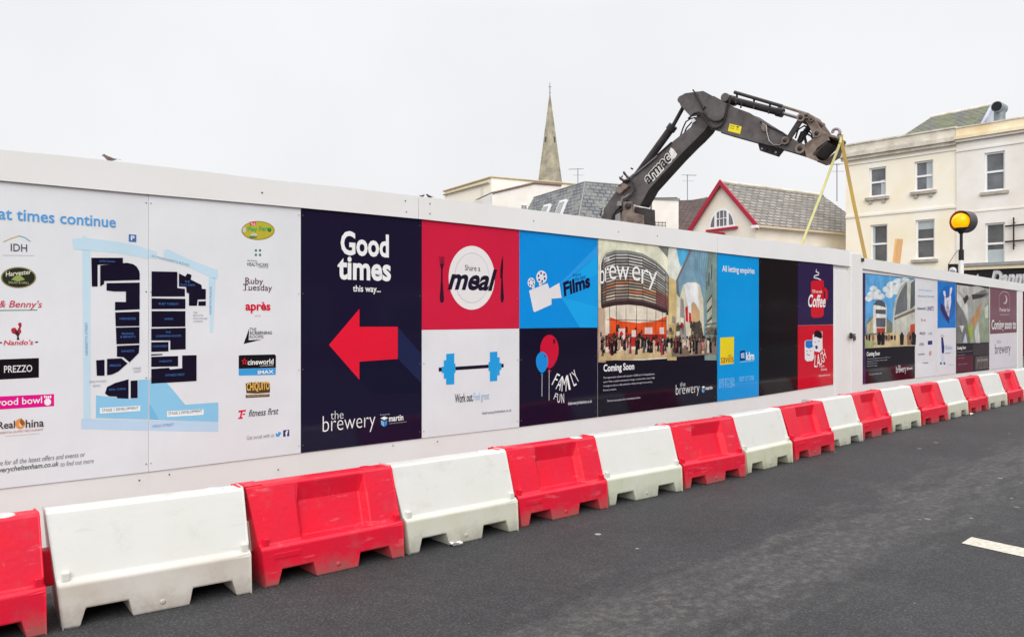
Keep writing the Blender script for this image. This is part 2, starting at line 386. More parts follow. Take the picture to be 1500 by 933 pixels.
# ------------------------------------------------------------------ printed posters on the hoarding
PG = 'printed posters screwed to the hoarding'
BT = .006
class Poster(Thing):
    def __init__(s, corners, label, color, name='poster', off=-.002):
        """corners in photograph pixels: tl, tr, br, bl"""
        uz = WALL.px(corners)
        u0 = sum(p[0] for p in uz) / 4; z0 = min(p[1] for p in uz)
        Thing.__init__(s, name, label, 'poster', (u0, z0), group=PG, plane=WALL)
        s.off = off - BT; s.pale = color.diffuse_color is not None and color.name == ink(*WHT).name
        mb = s.part('printed_board'); mb.bev = .0012; mb.bseg = 1
        mb.prism(s.L(corners), off - BT, off, color, white_edge if s.pale else color)
    def ap(s, part, q):                        # a new part unless it touches an earlier one of the same kind
        g = .012; b = [min(p[0] for p in q), min(p[1] for p in q), max(p[0] for p in q), max(p[1] for p in q)]
        s.bb = getattr(s, 'bb', {})
        for k, c in s.bb.items():
            if s.p[k][1] == part and (part in ('street_view', 'map', 'atrium_view') or (b[0] < c[2] + g and b[2] > c[0] - g and b[1] < c[3] + g and b[3] > c[1] - g)):
                c[0], c[1], c[2], c[3] = min(b[0], c[0]), min(b[1], c[1]), max(b[2], c[2]), max(b[3], c[3]); return s.p[k][0]
        k = '%s%d' % (part, len(s.order)); mb = s.part(part, k); s.bb[k] = b; return mb
    def poly(s, pts, col, part='artwork', layer=1, label=None):
        q = s.L(pts); s.ap(part, q).flat(q, s.off - .0007 * layer, (pink if part in ('street_view', 'atrium_view') else ink)(*col))
    def line(s, pts, wpx, col, part='artwork', layer=2):
        q = s.L(pts); z = s.plane.depth(pts[0][0]); h = wpx / F * z / 2; mb = s.ap(part, q)
        for (a, b), (c, d) in zip(q, q[1:]):
            l = math.hypot(c - a, d - b) or 1; nx, nz = -(d - b) / l * h, (c - a) / l * h
            mb.flat([(a + nx, b + nz), (a - nx, b - nz), (c - nx, d - nz), (c + nx, d + nz)], s.off - .0007 * layer, ink(*col))
    def text(s, body, x0, x1, xr, yt, yb, col, bold=.0, shear=0., part='lettering', layer=4):
        a = s.L([(x0, yb)])[0][0]; b = s.L([(x1, yb)])[0][0]; t = s.L([(xr, yt)])[0][1]; o = s.L([(xr, yb)])[0][1]
        fit_text(s.ap(part, [(a, o), (b, t)]), body, (a, o), (1, 0), (0, 1), b - a, t - o, s.off - .0007 * layer, ink(*col), bold, shear)
    def tilt(s, body, p0, p1, hpx, col, bold=0., shear=0., part='lettering', layer=4, up=None):
        a, b = s.L([p0, p1]); d = Vector(b) - Vector(a); l = d.length; d /= l
        h = hpx / F * s.plane.depth(p0[0])
        uz = (-d.y, d.x) if up is None else tuple((Vector(s.L([up])[0]) - Vector(a)).normalized())
        if up is not None: h = (Vector(s.L([up])[0]) - Vector(a)).length
        fit_text(s.ap(part, [a, b, (a[0] + uz[0] * h, a[1] + uz[1] * h)]), body, a, d, uz, l, h, s.off - .0007 * layer, ink(*col), bold, shear)
    def fix(s, n=4):
        uz = [None]
    def rows(s, x0, x1, m=None):            # fixings down both edges
        pts = []
        for x in (x0, x1):
            t, b = interp(CAPB, x), interp(PB, x)
            for k in (.03, .35, .66, .97): pts.append((x, t + (b - t) * k))
        screws(s, pts, s.off - .0005, m or (scr_l if s.pale else screw_m), r=.005)
def main_corners(x0, x1, off=None):
    return [(x0, interp(CAPB, x0) - 3), (x1, interp(CAPB, x1) - 3), (x1, interp(PB, x1)), (x0, interp(PB, x0))]
WHT, NAVY, RED, BLUE = (226, 228, 231), (27, 23, 48), (214, 28, 62), (10, 148, 226)
GREY, INKB, PALE, SKYB = (120, 122, 126), (24, 19, 40), (196, 222, 236), (142, 200, 232)
RB, RW = (214, 22, 52), (238, 238, 238)
def the_brewery(p, x0, x1, xr, yt, yb, tx0, tx1, ttop, tbot, col=RW):
    p.text('brewery', x0, x1, xr, yt, yb, col, -.014)
    p.text('the', tx0, tx1, tx0, ttop, tbot, col, -.014)

# --- map poster, left half
P = Poster(main_corners(-83, 216.8), 'white poster with the blue street map and black PREZZO and pink bowl logos', ink(*WHT))
A = crop(0, 210, 3.4565); B = crop(0, 460, 3.331); K3 = crop(210, 270, 4.4417); K4 = crop(210, 460, 3.8875)
P.text('Great times continue', -47, 169, 25, 305.5, 323.5, (88, 160, 220), .012)
P.line(A((15, 500), (55, 482), (95, 469)), 1.3, (205, 178, 120), 'logo'); P.line(A((95, 469), (125, 478), (152, 498)), 1.3, (90, 180, 190), 'logo')
P.text('IDH', 15.2, 39, 15.2, 357, 368, (72, 74, 78), .0); P.line(A((12, 567), (170, 569)), .7, (190, 190, 192), 'logo')
P.poly(ell(26.6, 406.7, 26, 15.6), (150, 140, 100), 'logo'); P.poly(ell(26.6, 406.7, 24, 14), (44, 50, 36), 'logo', 2)
P.poly(A((55, 690), (75, 672), (100, 668), (125, 690), (90, 700)), (150, 165, 95), 'logo', 3)
P.tilt('Harvester', (8, 405.5), (46, 401.5), 7, (214, 212, 190), .02, .2); P.text('SALAD & GRILL', 12, 42, 12, 412, 415.4, (190, 186, 150), 0)
P.text("Frankie & Benny's", -58, 61, 24, 440, 453.5, (205, 60, 82), .004, .25); P.line([(-58, 455.5), (54, 454)], 1.2, (90, 140, 118), 'logo')
for q, c in ((((52, 75), (62, 66), (75, 68), (82, 80), (92, 62), (86, 50), (92, 40), (103, 44), (104, 58), (98, 70), (103, 88), (92, 100), (84, 112), (76, 100), (56, 92)), (168, 52, 62)), (((70, 80), (84, 84), (94, 100), (86, 112), (76, 98)), (64, 40, 48)), (((82, 110), (90, 110), (92, 124), (98, 126), (80, 126)), (50, 44, 50))):
    P.poly(B(*q), c, 'logo', 2 if c[0] != 168 else 1)
P.text("Nando's", 4.5, 48, 4.5, 498, 505.5, (206, 62, 78), .012, .2); P.line(B((-6, 140), (8, 139)), 2, (60, 60, 60), 'logo'); P.line(B((170, 137), (184, 136)), 2, (60, 60, 60), 'logo')
P.poly([(-8, 526.6), (56.5, 524.2), (56.5, 552.8), (-8, 556.2)], (24, 20, 26), 'logo'); P.text('PREZZO', 5.4, 46.6, 5.4, 535.5, 546, (226, 226, 226), .01)
P.poly([(-48, 582.5), (78.7, 576.8), (78.7, 594.5), (-48, 602.5)], (226, 24, 140), 'logo'); P.text('hollywood bowl', -42, 61, -2, 584, 597.5, (244, 240, 244), .01)
P.poly(ell(69.3, 588.5, 5, 5.2), (244, 240, 244), 'logo', 2)
for k in (-4.2, -1.4, 1.4, 4.2): P.poly(ell(69.3 + k, 581.5 - abs(2 - abs(k)) * .3, 1.2, 2.2, 8), (244, 240, 244), 'logo', 2)
P.text('Real', -4, 21.5, -4, 617.5, 628.5, (78, 62, 60), .014); P.text('hina', 37, 63.6, 37, 614.5, 626.5, (78, 62, 60), .014)
P.poly(ell(29, 620.5, 7.2, 7.6), (222, 150, 80), 'logo'); P.poly(ell(30.5, 621, 3.6, 3.8), (236, 200, 150), 'logo', 2); P.poly(B((100, 505), (120, 530), (108, 545), (95, 530)), (160, 90, 50), 'logo', 3)
P.text('ORIENTAL BUFFET RESTAURANT', -4, 63, -4, 632.5, 635.5, (190, 130, 110)); P.line([(8, 638.5), (58, 634.5)], .5, (205, 160, 145), 'logo')
P.text('here for all the latest offers and events or', -12, 124, 124, 660.8, 668, (122, 125, 128), 0, .2)
P.text('thebrewerycheltenham.co.uk', -34, 85.6, 85.6, 674.5, 684, (96, 100, 106), .012, .2); P.text('to find out more', 88, 136.6, 136.6, 670.4, 677.4, (130, 133, 136), 0, .2)
# street map
def blocks(p, lst):
    for q in lst: p.poly(q, INKB, 'map', 3)
P.poly(A((362, 485), (415, 480), (420, 467), (440, 480), (600, 500), (700, 520), (748, 537), (748, 588), (700, 575), (600, 557), (455, 545), (372, 538)), PALE, 'map')
P.poly([(120, 366), (131.6, 367), (132.3, 613), (121.8, 613)], PALE, 'map'); P.poly([(118.6, 613), (216, 615), (216, 630.3), (118.6, 628)], (190, 214, 236), 'map')
P.poly([(140, 578.6), (159, 581), (189, 584), (201, 583), (202, 556), (216, 555.6), (216, 613.6), (140, 611.6)], SKYB, 'map', 2)
blocks(P, [A((460, 580), (620, 580), (620, 610), (492, 615), (492, 725), (463, 725)), A((505, 618), (640, 605), (672, 612), (690, 625), (702, 645), (705, 660), (705, 692), (525, 697), (525, 712), (505, 725)),
           A((537, 708), (705, 705), (705, 840), (580, 845), (580, 803), (635, 803), (635, 750), (575, 750), (537, 745)), B((560, -8), (678, -12), (678, 58), (562, 60)),
           B((563, 66), (678, 63), (678, 143), (566, 147)), B((568, 155), (678, 150), (675, 190), (630, 235), (600, 210), (568, 207)), B((467, 225), (508, 222), (508, 300), (470, 300)),
           B((520, 218), (590, 215), (620, 240), (575, 280), (545, 294), (520, 298)), B((510, 387), (520, 355), (560, 335), (625, 317), (625, 412), (570, 410), (568, 402), (530, 400)), B((635, 325), (669, 322), (669, 408), (635, 410))])
MT = (70, 120, 190)
for t, x0, x1, y0, y1 in (('JAMIE ITALIAN', 500, 580, 592, 603), ('HARVESTER', 603, 686, 882, 893)):
    (a, b), = A((x0, y0)); (c, d), = A((x1, y1)); P.text(t, a, c, a, b, d, MT)
for t, x0, x1, y0, y1 in (("FRANKIE", 592, 650, 91, 101), ("& BENNY'S", 585, 658, 106, 116), ("NANDO'S", 590, 652, 175, 186), ("PREZZO", 533, 588, 246, 256), ("REAL CHINA", 530, 612, 363, 373)):
    (a, b), = B((x0, y0)); (c, d), = B((x1, y1)); P.text(t, a, c, a, b, d, MT)
P.poly([(145.6, 597.2), (204.7, 593.8), (204.7, 601.5), (145.6, 605.5)], (238, 242, 246), 'map', 3); P.text('STAGE 1 DEVELOPMENT', 149, 202, 149, 598.8, 602.8, (60, 62, 80), 0)
P.text('HOLLYWOOD', 130, 155, 130, 557.5, 560.5, (150, 160, 175)); P.text('BOWL', 136, 147, 136, 563.5, 566.5, (150, 160, 175)); P.text('UNDER', 194, 206, 194, 538, 541, (150, 150, 160)); P.text('CROFT', 195, 206, 195, 542.5, 545.5, (150, 150, 160))
P.poly([(188, 343.5), (199, 344.2), (199, 355), (188, 354.2)], (72, 112, 178), 'map', 2); P.text('P', 191, 196.4, 191, 345.5, 352.5, RW, .02)
P.tilt('HENRIETTA STREET', (128, 520), (127.5, 472), 3.4, (130, 165, 200))
P.rows(213.5, 213.5)
# --- map poster, right half
P = Poster(main_corners(217.2, 439.8), 'white poster with the blue street map and cineworld logo, beside the arrow poster', ink(*WHT))
P.poly(K3((35, 425), (85, 440), (85, 490), (35, 478)), PALE, 'map'); P.poly(K3((130, 428), (160, 425), (290, 487), (482, 558), (482, 612), (460, 616), (290, 540), (130, 490)), PALE, 'map')
P.poly(K3((422, 600), (468, 612), (450, 965), (430, 965)), PALE, 'map'); P.poly([(218, 615), (319, 617), (319, 632), (218, 630.3)], (190, 214, 236), 'map')
P.poly([(218, 555), (243.4, 560), (270.5, 592.5), (319, 589), (319, 617), (218, 613.8)], SKYB, 'map', 2)
P.poly([(218, 590), (232, 614), (218, 613.8)], (120, 186, 226), 'map', 3)
blocks(P, [K3((50, 567), (218, 570), (218, 675), (267, 680), (267, 730), (50, 730)), K3((228, 580), (270, 600), (283, 580), (310, 590), (305, 620), (375, 655), (377, 680), (403, 682), (403, 748), (350, 750), (345, 790), (293, 790), (293, 710), (278, 705), (275, 668), (228, 665)),
           K3((355, 762), (403, 760), (403, 790), (355, 790)), K3((50, 742), (270, 745), (270, 810), (50, 812)), K3((50, 825), (270, 825), (270, 925), (50, 928)),
           K4((42, 83), (238, 78), (238, 200), (150, 203), (150, 150), (42, 150)), K4((42, 160), (140, 158), (140, 212), (42, 215)), K4((42, 228), (105, 226), (105, 232), (42, 236)), K4((42, 243), (195, 238), (195, 297), (42, 300)),
           K4((218, 235), (300, 233), (300, 380), (42, 395), (42, 312), (145, 305), (148, 315), (218, 308))])
for t, x0, x1, y0, y1 in (('THE', 265, 298, 627, 640), ('PLAY FARM', 240, 330, 648, 661), ('RUBY TUESDAY', 97, 228, 770, 784), ('APRÈS', 133, 190, 866, 882)):
    (a, b), = K3((x0, y0)); (c, d), = K3((x1, y1)); P.text(t, a, c, a, b, d, MT)
for t, x0, x1, y0, y1 in (('THE', 123, 153, 98, 108), ('SCREENING ROOMS', 70, 212, 120, 131), ('CINEWORLD', 50, 134, 178, 189), ('CHIQUITO', 86, 158, 264, 276), ('FITNESS FIRST', 124, 232, 342, 354)):
    (a, b), = K4((x0, y0)); (c, d), = K4((x1, y1)); P.text(t, a, c, a, b, d, MT)
P.poly(K4((132, 552), (340, 540), (340, 572), (132, 585)), (238, 242, 246), 'map', 3); P.text('STAGE 2 DEVELOPMENT', 246, 295, 246, 603.2, 607.4, (60, 62, 80))
P.text('HIGH STREET', 223, 254, 223, 622, 626, (140, 150, 190)); P.tilt("ST MARGARET'S ROAD", (221, 376.5), (276, 390), 3.4, (140, 165, 190)); P.tilt('NORTH PLACE', (309, 460), (309.5, 420), 3.4, (130, 165, 200))
for k, t in enumerate(('THE', 'PRIVATE', 'HEALTHCARE', 'COMPANY')): P.text(t, 282, 282 + 2.1 * len(t), 282, 456.5 + k * 4.3, 459 + k * 4.3, (160, 160, 170))
P.poly(ell(377.3, 338, 24.4, 13.9), (150, 140, 60), 'logo'); P.poly(ell(377.3, 338, 23, 12.6), (190, 176, 62), 'logo', 2)
P.poly(K3((688, 245), (728, 243), (730, 268), (690, 271)), (208, 44, 56), 'logo', 3); P.text('THE', 366, 373.4, 366, 326.5, 330, RW, .01)
P.tilt('Play Farm', (362, 341), (397, 340), 8.5, (58, 176, 86), .03, 0, 'lettering', 4); P.poly(ell(371, 344.5, 5, 3, 10), (206, 196, 180), 'logo', 3); P.poly(ell(357, 337, 2.6, 4, 10), (206, 200, 196), 'logo', 3); P.poly(ell(394, 337, 2.4, 3, 10), (60, 60, 50), 'logo', 3); P.poly(ell(370, 347.5, 6, 1.8, 10), (90, 130, 60), 'logo', 3)
for q in K3((729, 431), (756, 431), (729, 460), (756, 460)): P.poly(ell(q[0], q[1], 1.8, 2, 8), (60, 126, 112), 'logo')
P.text('the Private', 361.3, 375.5, 361.3, 380.3, 382.8, (80, 80, 84)); P.text('HEALTHCARE', 361.3, 392, 361.3, 384.4, 389.4, (70, 70, 74)); P.text('COMPANY LTD', 377, 392, 377, 390.6, 392.3, (110, 110, 112))
P.text('Ruby', 358.6, 384.5, 358.6, 406.6, 418.5, (90, 44, 54), .0); P.text('Tuesday', 355, 397.5, 355, 416, 428, (84, 40, 50), .0)
for x, y in ((359, 415.2), (366.5, 415.2), (355.4, 425.2), (362, 425.2)): P.line([(x - .5, y), (x + 4.5, y)], .7, (90, 44, 54), 'logo')
P.text('après', 358.6, 395.2, 358.6, 442, 458.6, (212, 26, 56), .03); P.text('BAR + GRILL', 373, 381.5, 373, 461.6, 463.4, (214, 90, 100))
P.poly(K4((568, 170), (600, 80), (597, 148), (672, 145)), (30, 30, 32), 'logo')
P.text('THE', 365, 374.6, 365, 480, 484.6, (92, 92, 96)); P.text('SCREENING', 365, 397.4, 365, 485.4, 490, (40, 40, 44), .01); P.text('ROOMS', 365, 385, 365, 491, 495.6, (92, 92, 96))
P.poly(K4((545, 234), (745, 229), (752, 236), (752, 305), (540, 311), (540, 240)), (26, 24, 28), 'logo'); P.poly(K4((540, 312), (752, 306), (750, 345), (545, 350), (540, 345)), (62, 160, 222), 'logo')
st = [(573 + (20 if i % 2 == 0 else 9) * math.cos(R(90 + 36 * i)), 270 - (23 if i % 2 == 0 else 10) * math.sin(R(90 + 36 * i))) for i in range(10)]
P.poly(K4(*st), (206, 36, 52), 'logo', 2); st = [(573 + (9 if i % 2 == 0 else 4) * math.cos(R(90 + 36 * i)), 270 - (10 if i % 2 == 0 else 4) * math.sin(R(90 + 36 * i))) for i in range(10)]
P.poly(K4(*st), (26, 24, 28), 'logo', 3)
P.text('cineworld', 361.8, 399.8, 361.8, 526.4, 534.6, RW, .022); P.text('CINEMAS', 380, 399.6, 380, 535, 536.6, RW); P.text('IMAX', 376.7, 400, 376.7, 542.6, 548, RW, .03)
P.poly(K4((580, 395), (600, 388), (700, 386), (718, 394), (718, 446), (640, 452), (584, 449)), (92, 66, 40), 'logo'); P.text('CHIQUITO', 360.4, 394, 360.4, 560.2, 574.8, (226, 184, 96), .03); P.poly(K4((580, 459), (716, 453), (716, 470), (580, 477)), (110, 84, 60), 'logo'); P.text('MEXICAN RESTAURANT', 361, 393, 361, 578.4, 581.2, (214, 190, 150))
P.poly(K4((540, 548), (582, 543), (580, 553), (562, 556), (556, 585), (564, 586), (562, 595), (536, 597), (538, 588), (546, 586), (552, 558), (538, 560)), (214, 36, 72), 'logo'); P.poly(K4((562, 566), (578, 563), (576, 572), (561, 574)), (214, 36, 72), 'logo')
P.text('fitness first', 363.6, 407, 363.6, 600, 610, (60, 62, 66), .006, .25)
P.text('Get social with us', 360.5, 400.4, 360.5, 637.8, 643.8, (150, 153, 158))
P.poly(K4((750, 690), (752, 675), (762, 682), (766, 670), (776, 670), (782, 673), (778, 684), (770, 696), (758, 698)), (70, 160, 220), 'logo')
P.poly(K4((793, 660), (828, 657), (828, 694), (793, 697)), (58, 56, 110), 'logo'); P.text('f', 417, 421, 417, 630.4, 639, RW, .04)
P.rows(220.5, 436.8)
# --- navy arrow poster
P = Poster(main_corners(440.3, 616.9), 'dark navy poster with a big red arrow under the words Good times', ink(*NAVY))
Q = crop(430, 470, 4.445)
P.poly(Q((675, 40), (676, 246), (826, 402), (826, 212)), (33, 40, 76), 'arrow_shadow'); P.poly(Q((425, 382), (520, 470), (826, 470), (826, 402), (676, 246), (425, 262)), (22, 21, 46), 'arrow_shadow')
P.poly([(481, 505), (525.7, 452.3), (525.7, 478.6), (581.8, 478.5), (581.8, 525.6), (525.6, 529.6), (525.6, 556)], (226, 30, 56), 'arrow', 2)
P.text('Good', 498, 568.6, 498, 337.6, 373.6, RW, .03); P.text('times', 493.6, 571.6, 493.6, 375, 409.6, RW, .03); P.text('this way...', 516, 556.8, 516, 417.5, 430.2, RW, .018)
the_brewery(P, 471.8, 548.8, 471.8, 609.5, 640, 483.5, 502.2, 602, 614.2)
def martin(p, M, full=True):
    p.poly(M((562, 632), (587, 620), (612, 630), (587, 645)), (236, 238, 240), 'logo', 2); p.poly(M((565, 645), (586, 654), (586, 688), (567, 675)), (120, 180, 226), 'logo', 2); p.poly(M((588, 654), (606, 644), (604, 675), (588, 688)), (60, 140, 206), 'logo', 2)
martin(P, Q); P.text('martin', 568.8, 589.8, 568.8, 608.8, 617.4, RW, .022); P.text('Presented by', 556, 570, 556, 606.5, 608.8, (200, 200, 206)); P.text('commercial properties', 568.8, 594.6, 568.8, 619, 621.4, (180, 180, 190))
P.rows(443, 614)
# --- red meal poster and white dumbbell poster
ym, yf = 483.2, 480.5
P = Poster([(617.2, interp(CAPB, 617.6) - 3), (759.8, interp(CAPB, 759.4) - 3), (759.8, 481.2), (617.2, 483.2)], 'red poster with a white plate between fork and knife reading Share a meal', ink(206, 34, 66))
M7 = crop(610, 310, 5.182)
def E7(cx, cy, rx, ry, n=48): return M7(*ell(cx, cy, rx, ry, n))
P.poly(E7(415, 503, 175, 242), (233, 230, 229), 'plate'); P.poly(E7(415, 503, 134, 192), (212, 210, 210), 'plate', 2); P.poly(E7(416, 505, 128, 184), (231, 228, 228), 'plate', 3)
P.poly(M7((170, 340), (174, 400), (183, 440), (182, 520), (172, 660), (176, 685), (190, 692), (202, 684), (205, 660), (194, 520), (194, 440), (205, 400), (208, 340), (203, 345), (201, 395), (196, 400), (196, 342), (191, 342), (191, 400), (186, 400), (186, 342), (181, 342), (180, 398), (176, 394), (174, 342)), (52, 24, 44), 'fork', 2)
P.poly(M7((652, 335), (640, 380), (632, 440), (632, 505), (640, 510), (634, 660), (640, 690), (652, 690), (660, 660), (650, 500), (654, 400)), (46, 22, 42), 'knife', 2)
P.text('Share a', 680, 702.4, 680, 388, 396.4, (66, 60, 70), .004); P.text('meal', 654.8, 727.4, 654.8, 391, 424.5, (34, 26, 48), .034, .34)
P.rows(620, 757)
P.p = {k: v for k, v in P.p.items() if True}
P = Poster([(617.2, 483.4), (759.8, 481.4), (759.8, 625.2), (617.2, 641.4)], 'white poster with a blue dumbbell reading Work out, below the red plate poster', ink(*WHT))
M8 = crop(610, 470, 5.182)
DB = (40, 160, 226)
for q in (((222, 251), (283, 245), (283, 480), (221, 483)), ((203, 299), (222, 296), (222, 437), (203, 439)), ((188, 347), (203, 346), (203, 394), (188, 396)), ((283, 325), (292, 324), (292, 393), (283, 394)),
          ((553, 236), (610, 232), (609, 454), (553, 458)), ((610, 276), (627, 274), (627, 411), (610, 413)), ((627, 318), (640, 317), (640, 370), (627, 372)), ((543, 312), (553, 311), (553, 380), (543, 381))): P.poly(M8(*q), DB, 'dumbbell', 2)
for q in (((165, 354), (188, 352), (188, 383), (165, 385)), ((292, 347), (543, 331), (543, 357), (292, 374)), ((640, 326), (658, 325), (658, 352), (640, 353))): P.poly(M8(*q), (30, 22, 46), 'dumbbell', 1)
P.text('Work out.', 665.4, 692, 665.4, 577, 590, (44, 40, 56), .012); P.text('Feel great', 692.8, 715.6, 692.8, 575.5, 589.8, (150, 186, 220), 0)
P.text('thebrewerycheltenham.co.uk', 705, 748, 705, 602.6, 608.4, (110, 112, 126), .004)
# --- blue films poster, navy balloon poster
P = Poster([(760.1, interp(CAPB, 760.4) - 3), (874.4, interp(CAPB, 874.2) - 3), (874.4, 479.4), (760.1, 481)], 'bright blue poster with a white film camera and the word Films', ink(14, 142, 222))
P.poly(M7((1085, 545), (1368, 260), (1370, 330), (1100, 548)), (44, 156, 232), 'light_beam'); P.poly(M7((1098, 655), (1102, 560), (1372, 330), (1372, 880), (1235, 880)), (28, 166, 236), 'light_beam', 1); P.poly(M7((1098, 600), (1372, 475), (1372, 720), (1098, 650)), (20, 156, 230), 'light_beam', 2)
CW = (226, 224, 226)
P.poly(M7((850, 600), (990, 543), (1004, 584), (1080, 541), (1097, 655), (1020, 662), (1020, 706), (892, 763), (882, 752)), CW, 'film_camera', 3)
P.poly(M7((925, 540), (955, 535), (945, 560), (925, 565)), CW, 'film_camera', 3); P.poly(M7((872, 570), (892, 565), (890, 590), (874, 592)), CW, 'film_camera', 3)
for cx, cy, rx, ry in ((945, 498, 41, 50), (867, 539, 28, 37)):
    P.poly(E7(cx, cy, rx, ry, 24), CW, 'film_camera', 3)
    for k in range(6): P.poly(E7(cx + rx * .6 * math.cos(R(60 * k + 20)), cy + ry * .62 * math.sin(R(60 * k + 20)), rx * .17, ry * .19, 10), (60, 64, 150), 'film_camera', 4)
P.tilt('Enjoy', (839, 406.5), (850.5, 404), 5, (30, 60, 140)); P.tilt('the best', (841.5, 412), (857, 407.8), 6, (30, 60, 140)); P.tilt('Films', (825.5, 434.8), (864.6, 420.5), 21, (24, 20, 58), .04, .12)
P.rows(763, 872)
P = Poster([(760.1, 481.2), (874.4, 479.6), (874.4, 610.6), (760.1, 625)], 'navy poster with a red and a blue balloon and the words Family fun', ink(24, 19, 42))
def balloon(cx, y0, y1, rx):
    h = y1 - y0; c = y0 + h * .42; pts = []
    for i in range(36):
        a = R(10 * i); x = math.sin(a); y = -math.cos(a)
        yy = c + (y * h * .42 if y < 0 else y * h * .53); pts.append((cx + rx * x * (1 - .18 * max(0, y) ** 2 * (1 if y > .3 else .5)), yy))
    return pts + []
P.line(M8((1003, 375), (1002, 602)), 1.0, (214, 204, 206), 'balloon_string'); P.line(M8((949, 400), (948, 572)), 1.0, (206, 208, 216), 'balloon_string')
P.poly(M8(*balloon(1005, 105, 372, 70)), (204, 26, 58), 'balloon', 2); P.poly(M8((1003, 362), (1020, 384), (990, 384)), (204, 26, 58), 'balloon', 2)
P.poly(M8(*balloon(948, 235, 402, 46)), (30, 140, 220), 'balloon', 3); P.poly(M8((948, 392), (958, 408), (938, 408)), (30, 140, 220), 'balloon', 3)
P.poly(M8(*ell(1041, 155, 9, 20, 14)), (110, 16, 40), 'balloon', 3); P.poly(M8(*ell(970, 268, 6, 9, 10)), (90, 60, 140), 'balloon', 4)
for ch, b0, b1, t in (('F', (1020, 482), (1044, 494), (1062, 396)), ('A', (1050, 515), (1084, 528), (1082, 415)), ('M', (1096, 534), (1132, 534), (1100, 418)), ('I', (1152, 524), (1166, 519), (1130, 414)), ('L', (1190, 498), (1212, 484), (1158, 400)), ('Y', (1214, 470), (1236, 446), (1170, 392)), ('F', (1034, 592), (1048, 600), (1052, 545)), ('U', (1062, 618), (1084, 622), (1066, 550)), ('N', (1096, 624), (1116, 622), (1094, 552))):
    a, b, t = M8(b0, b1, t); P.tilt(ch, a, b, 10, RW, .0, 0, up=t)
P.text('thebrewerycheltenham.co.uk', 831, 865.8, 831, 588.5, 594.6, (226, 226, 230), .01)
P.rows(762.6, 872)
P.o['label'] = 'navy poster with a red and a blue balloon and the words Family fun'
# --- large coming-soon poster with a street picture
P = Poster(main_corners(875.4, 1049.8), 'wide poster with a round glass corner building and crowd above the words Coming Soon', ink(22, 18, 34))
V = crop(870, 340, 6.663); W2 = crop(870, 470, 6.22)
def pic(q, c, l=1): P.poly(q, c, 'street_view', l)
by = lambda x: 528.7 - (x - 875.6) * (528.7 - 519) / 173
pic([(875.4, 347.5), (1049.2, 368.5), (1049.2, by(1049)), (875.4, by(875.4))], (214, 208, 184), 1)
pic(V((36, 60), (700, 130), (722, 430), (600, 300), (470, 228), (330, 190), (200, 165), (100, 190), (60, 240), (36, 300)), (224, 224, 200), 2)
pic(V((36, 740), (100, 735), (110, 1270), (36, 1270)), (186, 160, 140), 2)
pic(V((620, 140), (725, 150), (712, 250)), (120, 122, 118), 3); pic(V((722, 150), (790, 155), (845, 350), (800, 480), (722, 430)), (216, 220, 210), 2)
pic(V((800, 160), (940, 172), (845, 345), (826, 300)), (82, 170, 214), 3)
pic(V((942, 178), (1190, 208), (1192, 1250), (1075, 1250), (1062, 660), (1030, 520), (990, 488), (905, 490), (862, 520), (832, 640), (800, 480)), (122, 158, 178), 3)
pic(V((925, 176), (950, 180), (815, 470), (832, 640), (800, 600), (795, 470)), (112, 116, 122), 4)
pic(V((1110, 196), (1192, 208), (1192, 1250), (1085, 1250), (1075, 560)), (124, 146, 140), 4)
for q in (((1140, 320), (1150, 320), (1142, 460), (1132, 470)), ((1112, 400), (1122, 395), (1120, 520), (1108, 530)), ((1092, 480), (1102, 480), (1098, 560), (1090, 570))): pic(V(*q), (66, 74, 84), 5)
for k in range(3): pic(V((1098, 690 + 95 * k), (1145, 610 + 110 * k), (1145, 700 + 100 * k), (1098, 765 + 90 * k)), (186, 180, 160), 5); pic(V((1096, 680 + 95 * k), (1146, 605 + 110 * k), (1146, 625 + 110 * k), (1096, 696 + 95 * k)), (58, 60, 62), 6)
pic(V((868, 515), (905, 495), (985, 495), (1000, 510), (1022, 750), (1030, 900), (940, 900)), (222, 226, 228), 4)
pic(V((945, 700), (965, 680), (985, 700), (1024, 770), (1030, 1000), (940, 1000)), (190, 156, 118), 5); pic(V((840, 640), (868, 660), (885, 900), (900, 1050), (830, 1050)), (150, 146, 146), 4)
pic(V((720, 430), (800, 480), (800, 1250), (708, 1250)), (206, 184, 130), 3); pic(V((756, 815), (790, 830), (790, 900), (756, 885)), (150, 140, 130), 4)
pic(V((885, 735), (908, 720), (912, 875), (890, 868)), (190, 36, 50), 6); pic(V((920, 785), (940, 790), (944, 885), (922, 880)), (196, 40, 52), 6); pic(V((836, 830), (870, 840), (870, 940), (836, 930)), (226, 214, 206), 6); pic(V((840, 880), (866, 886), (866, 935), (840, 930)), (170, 50, 50), 7)
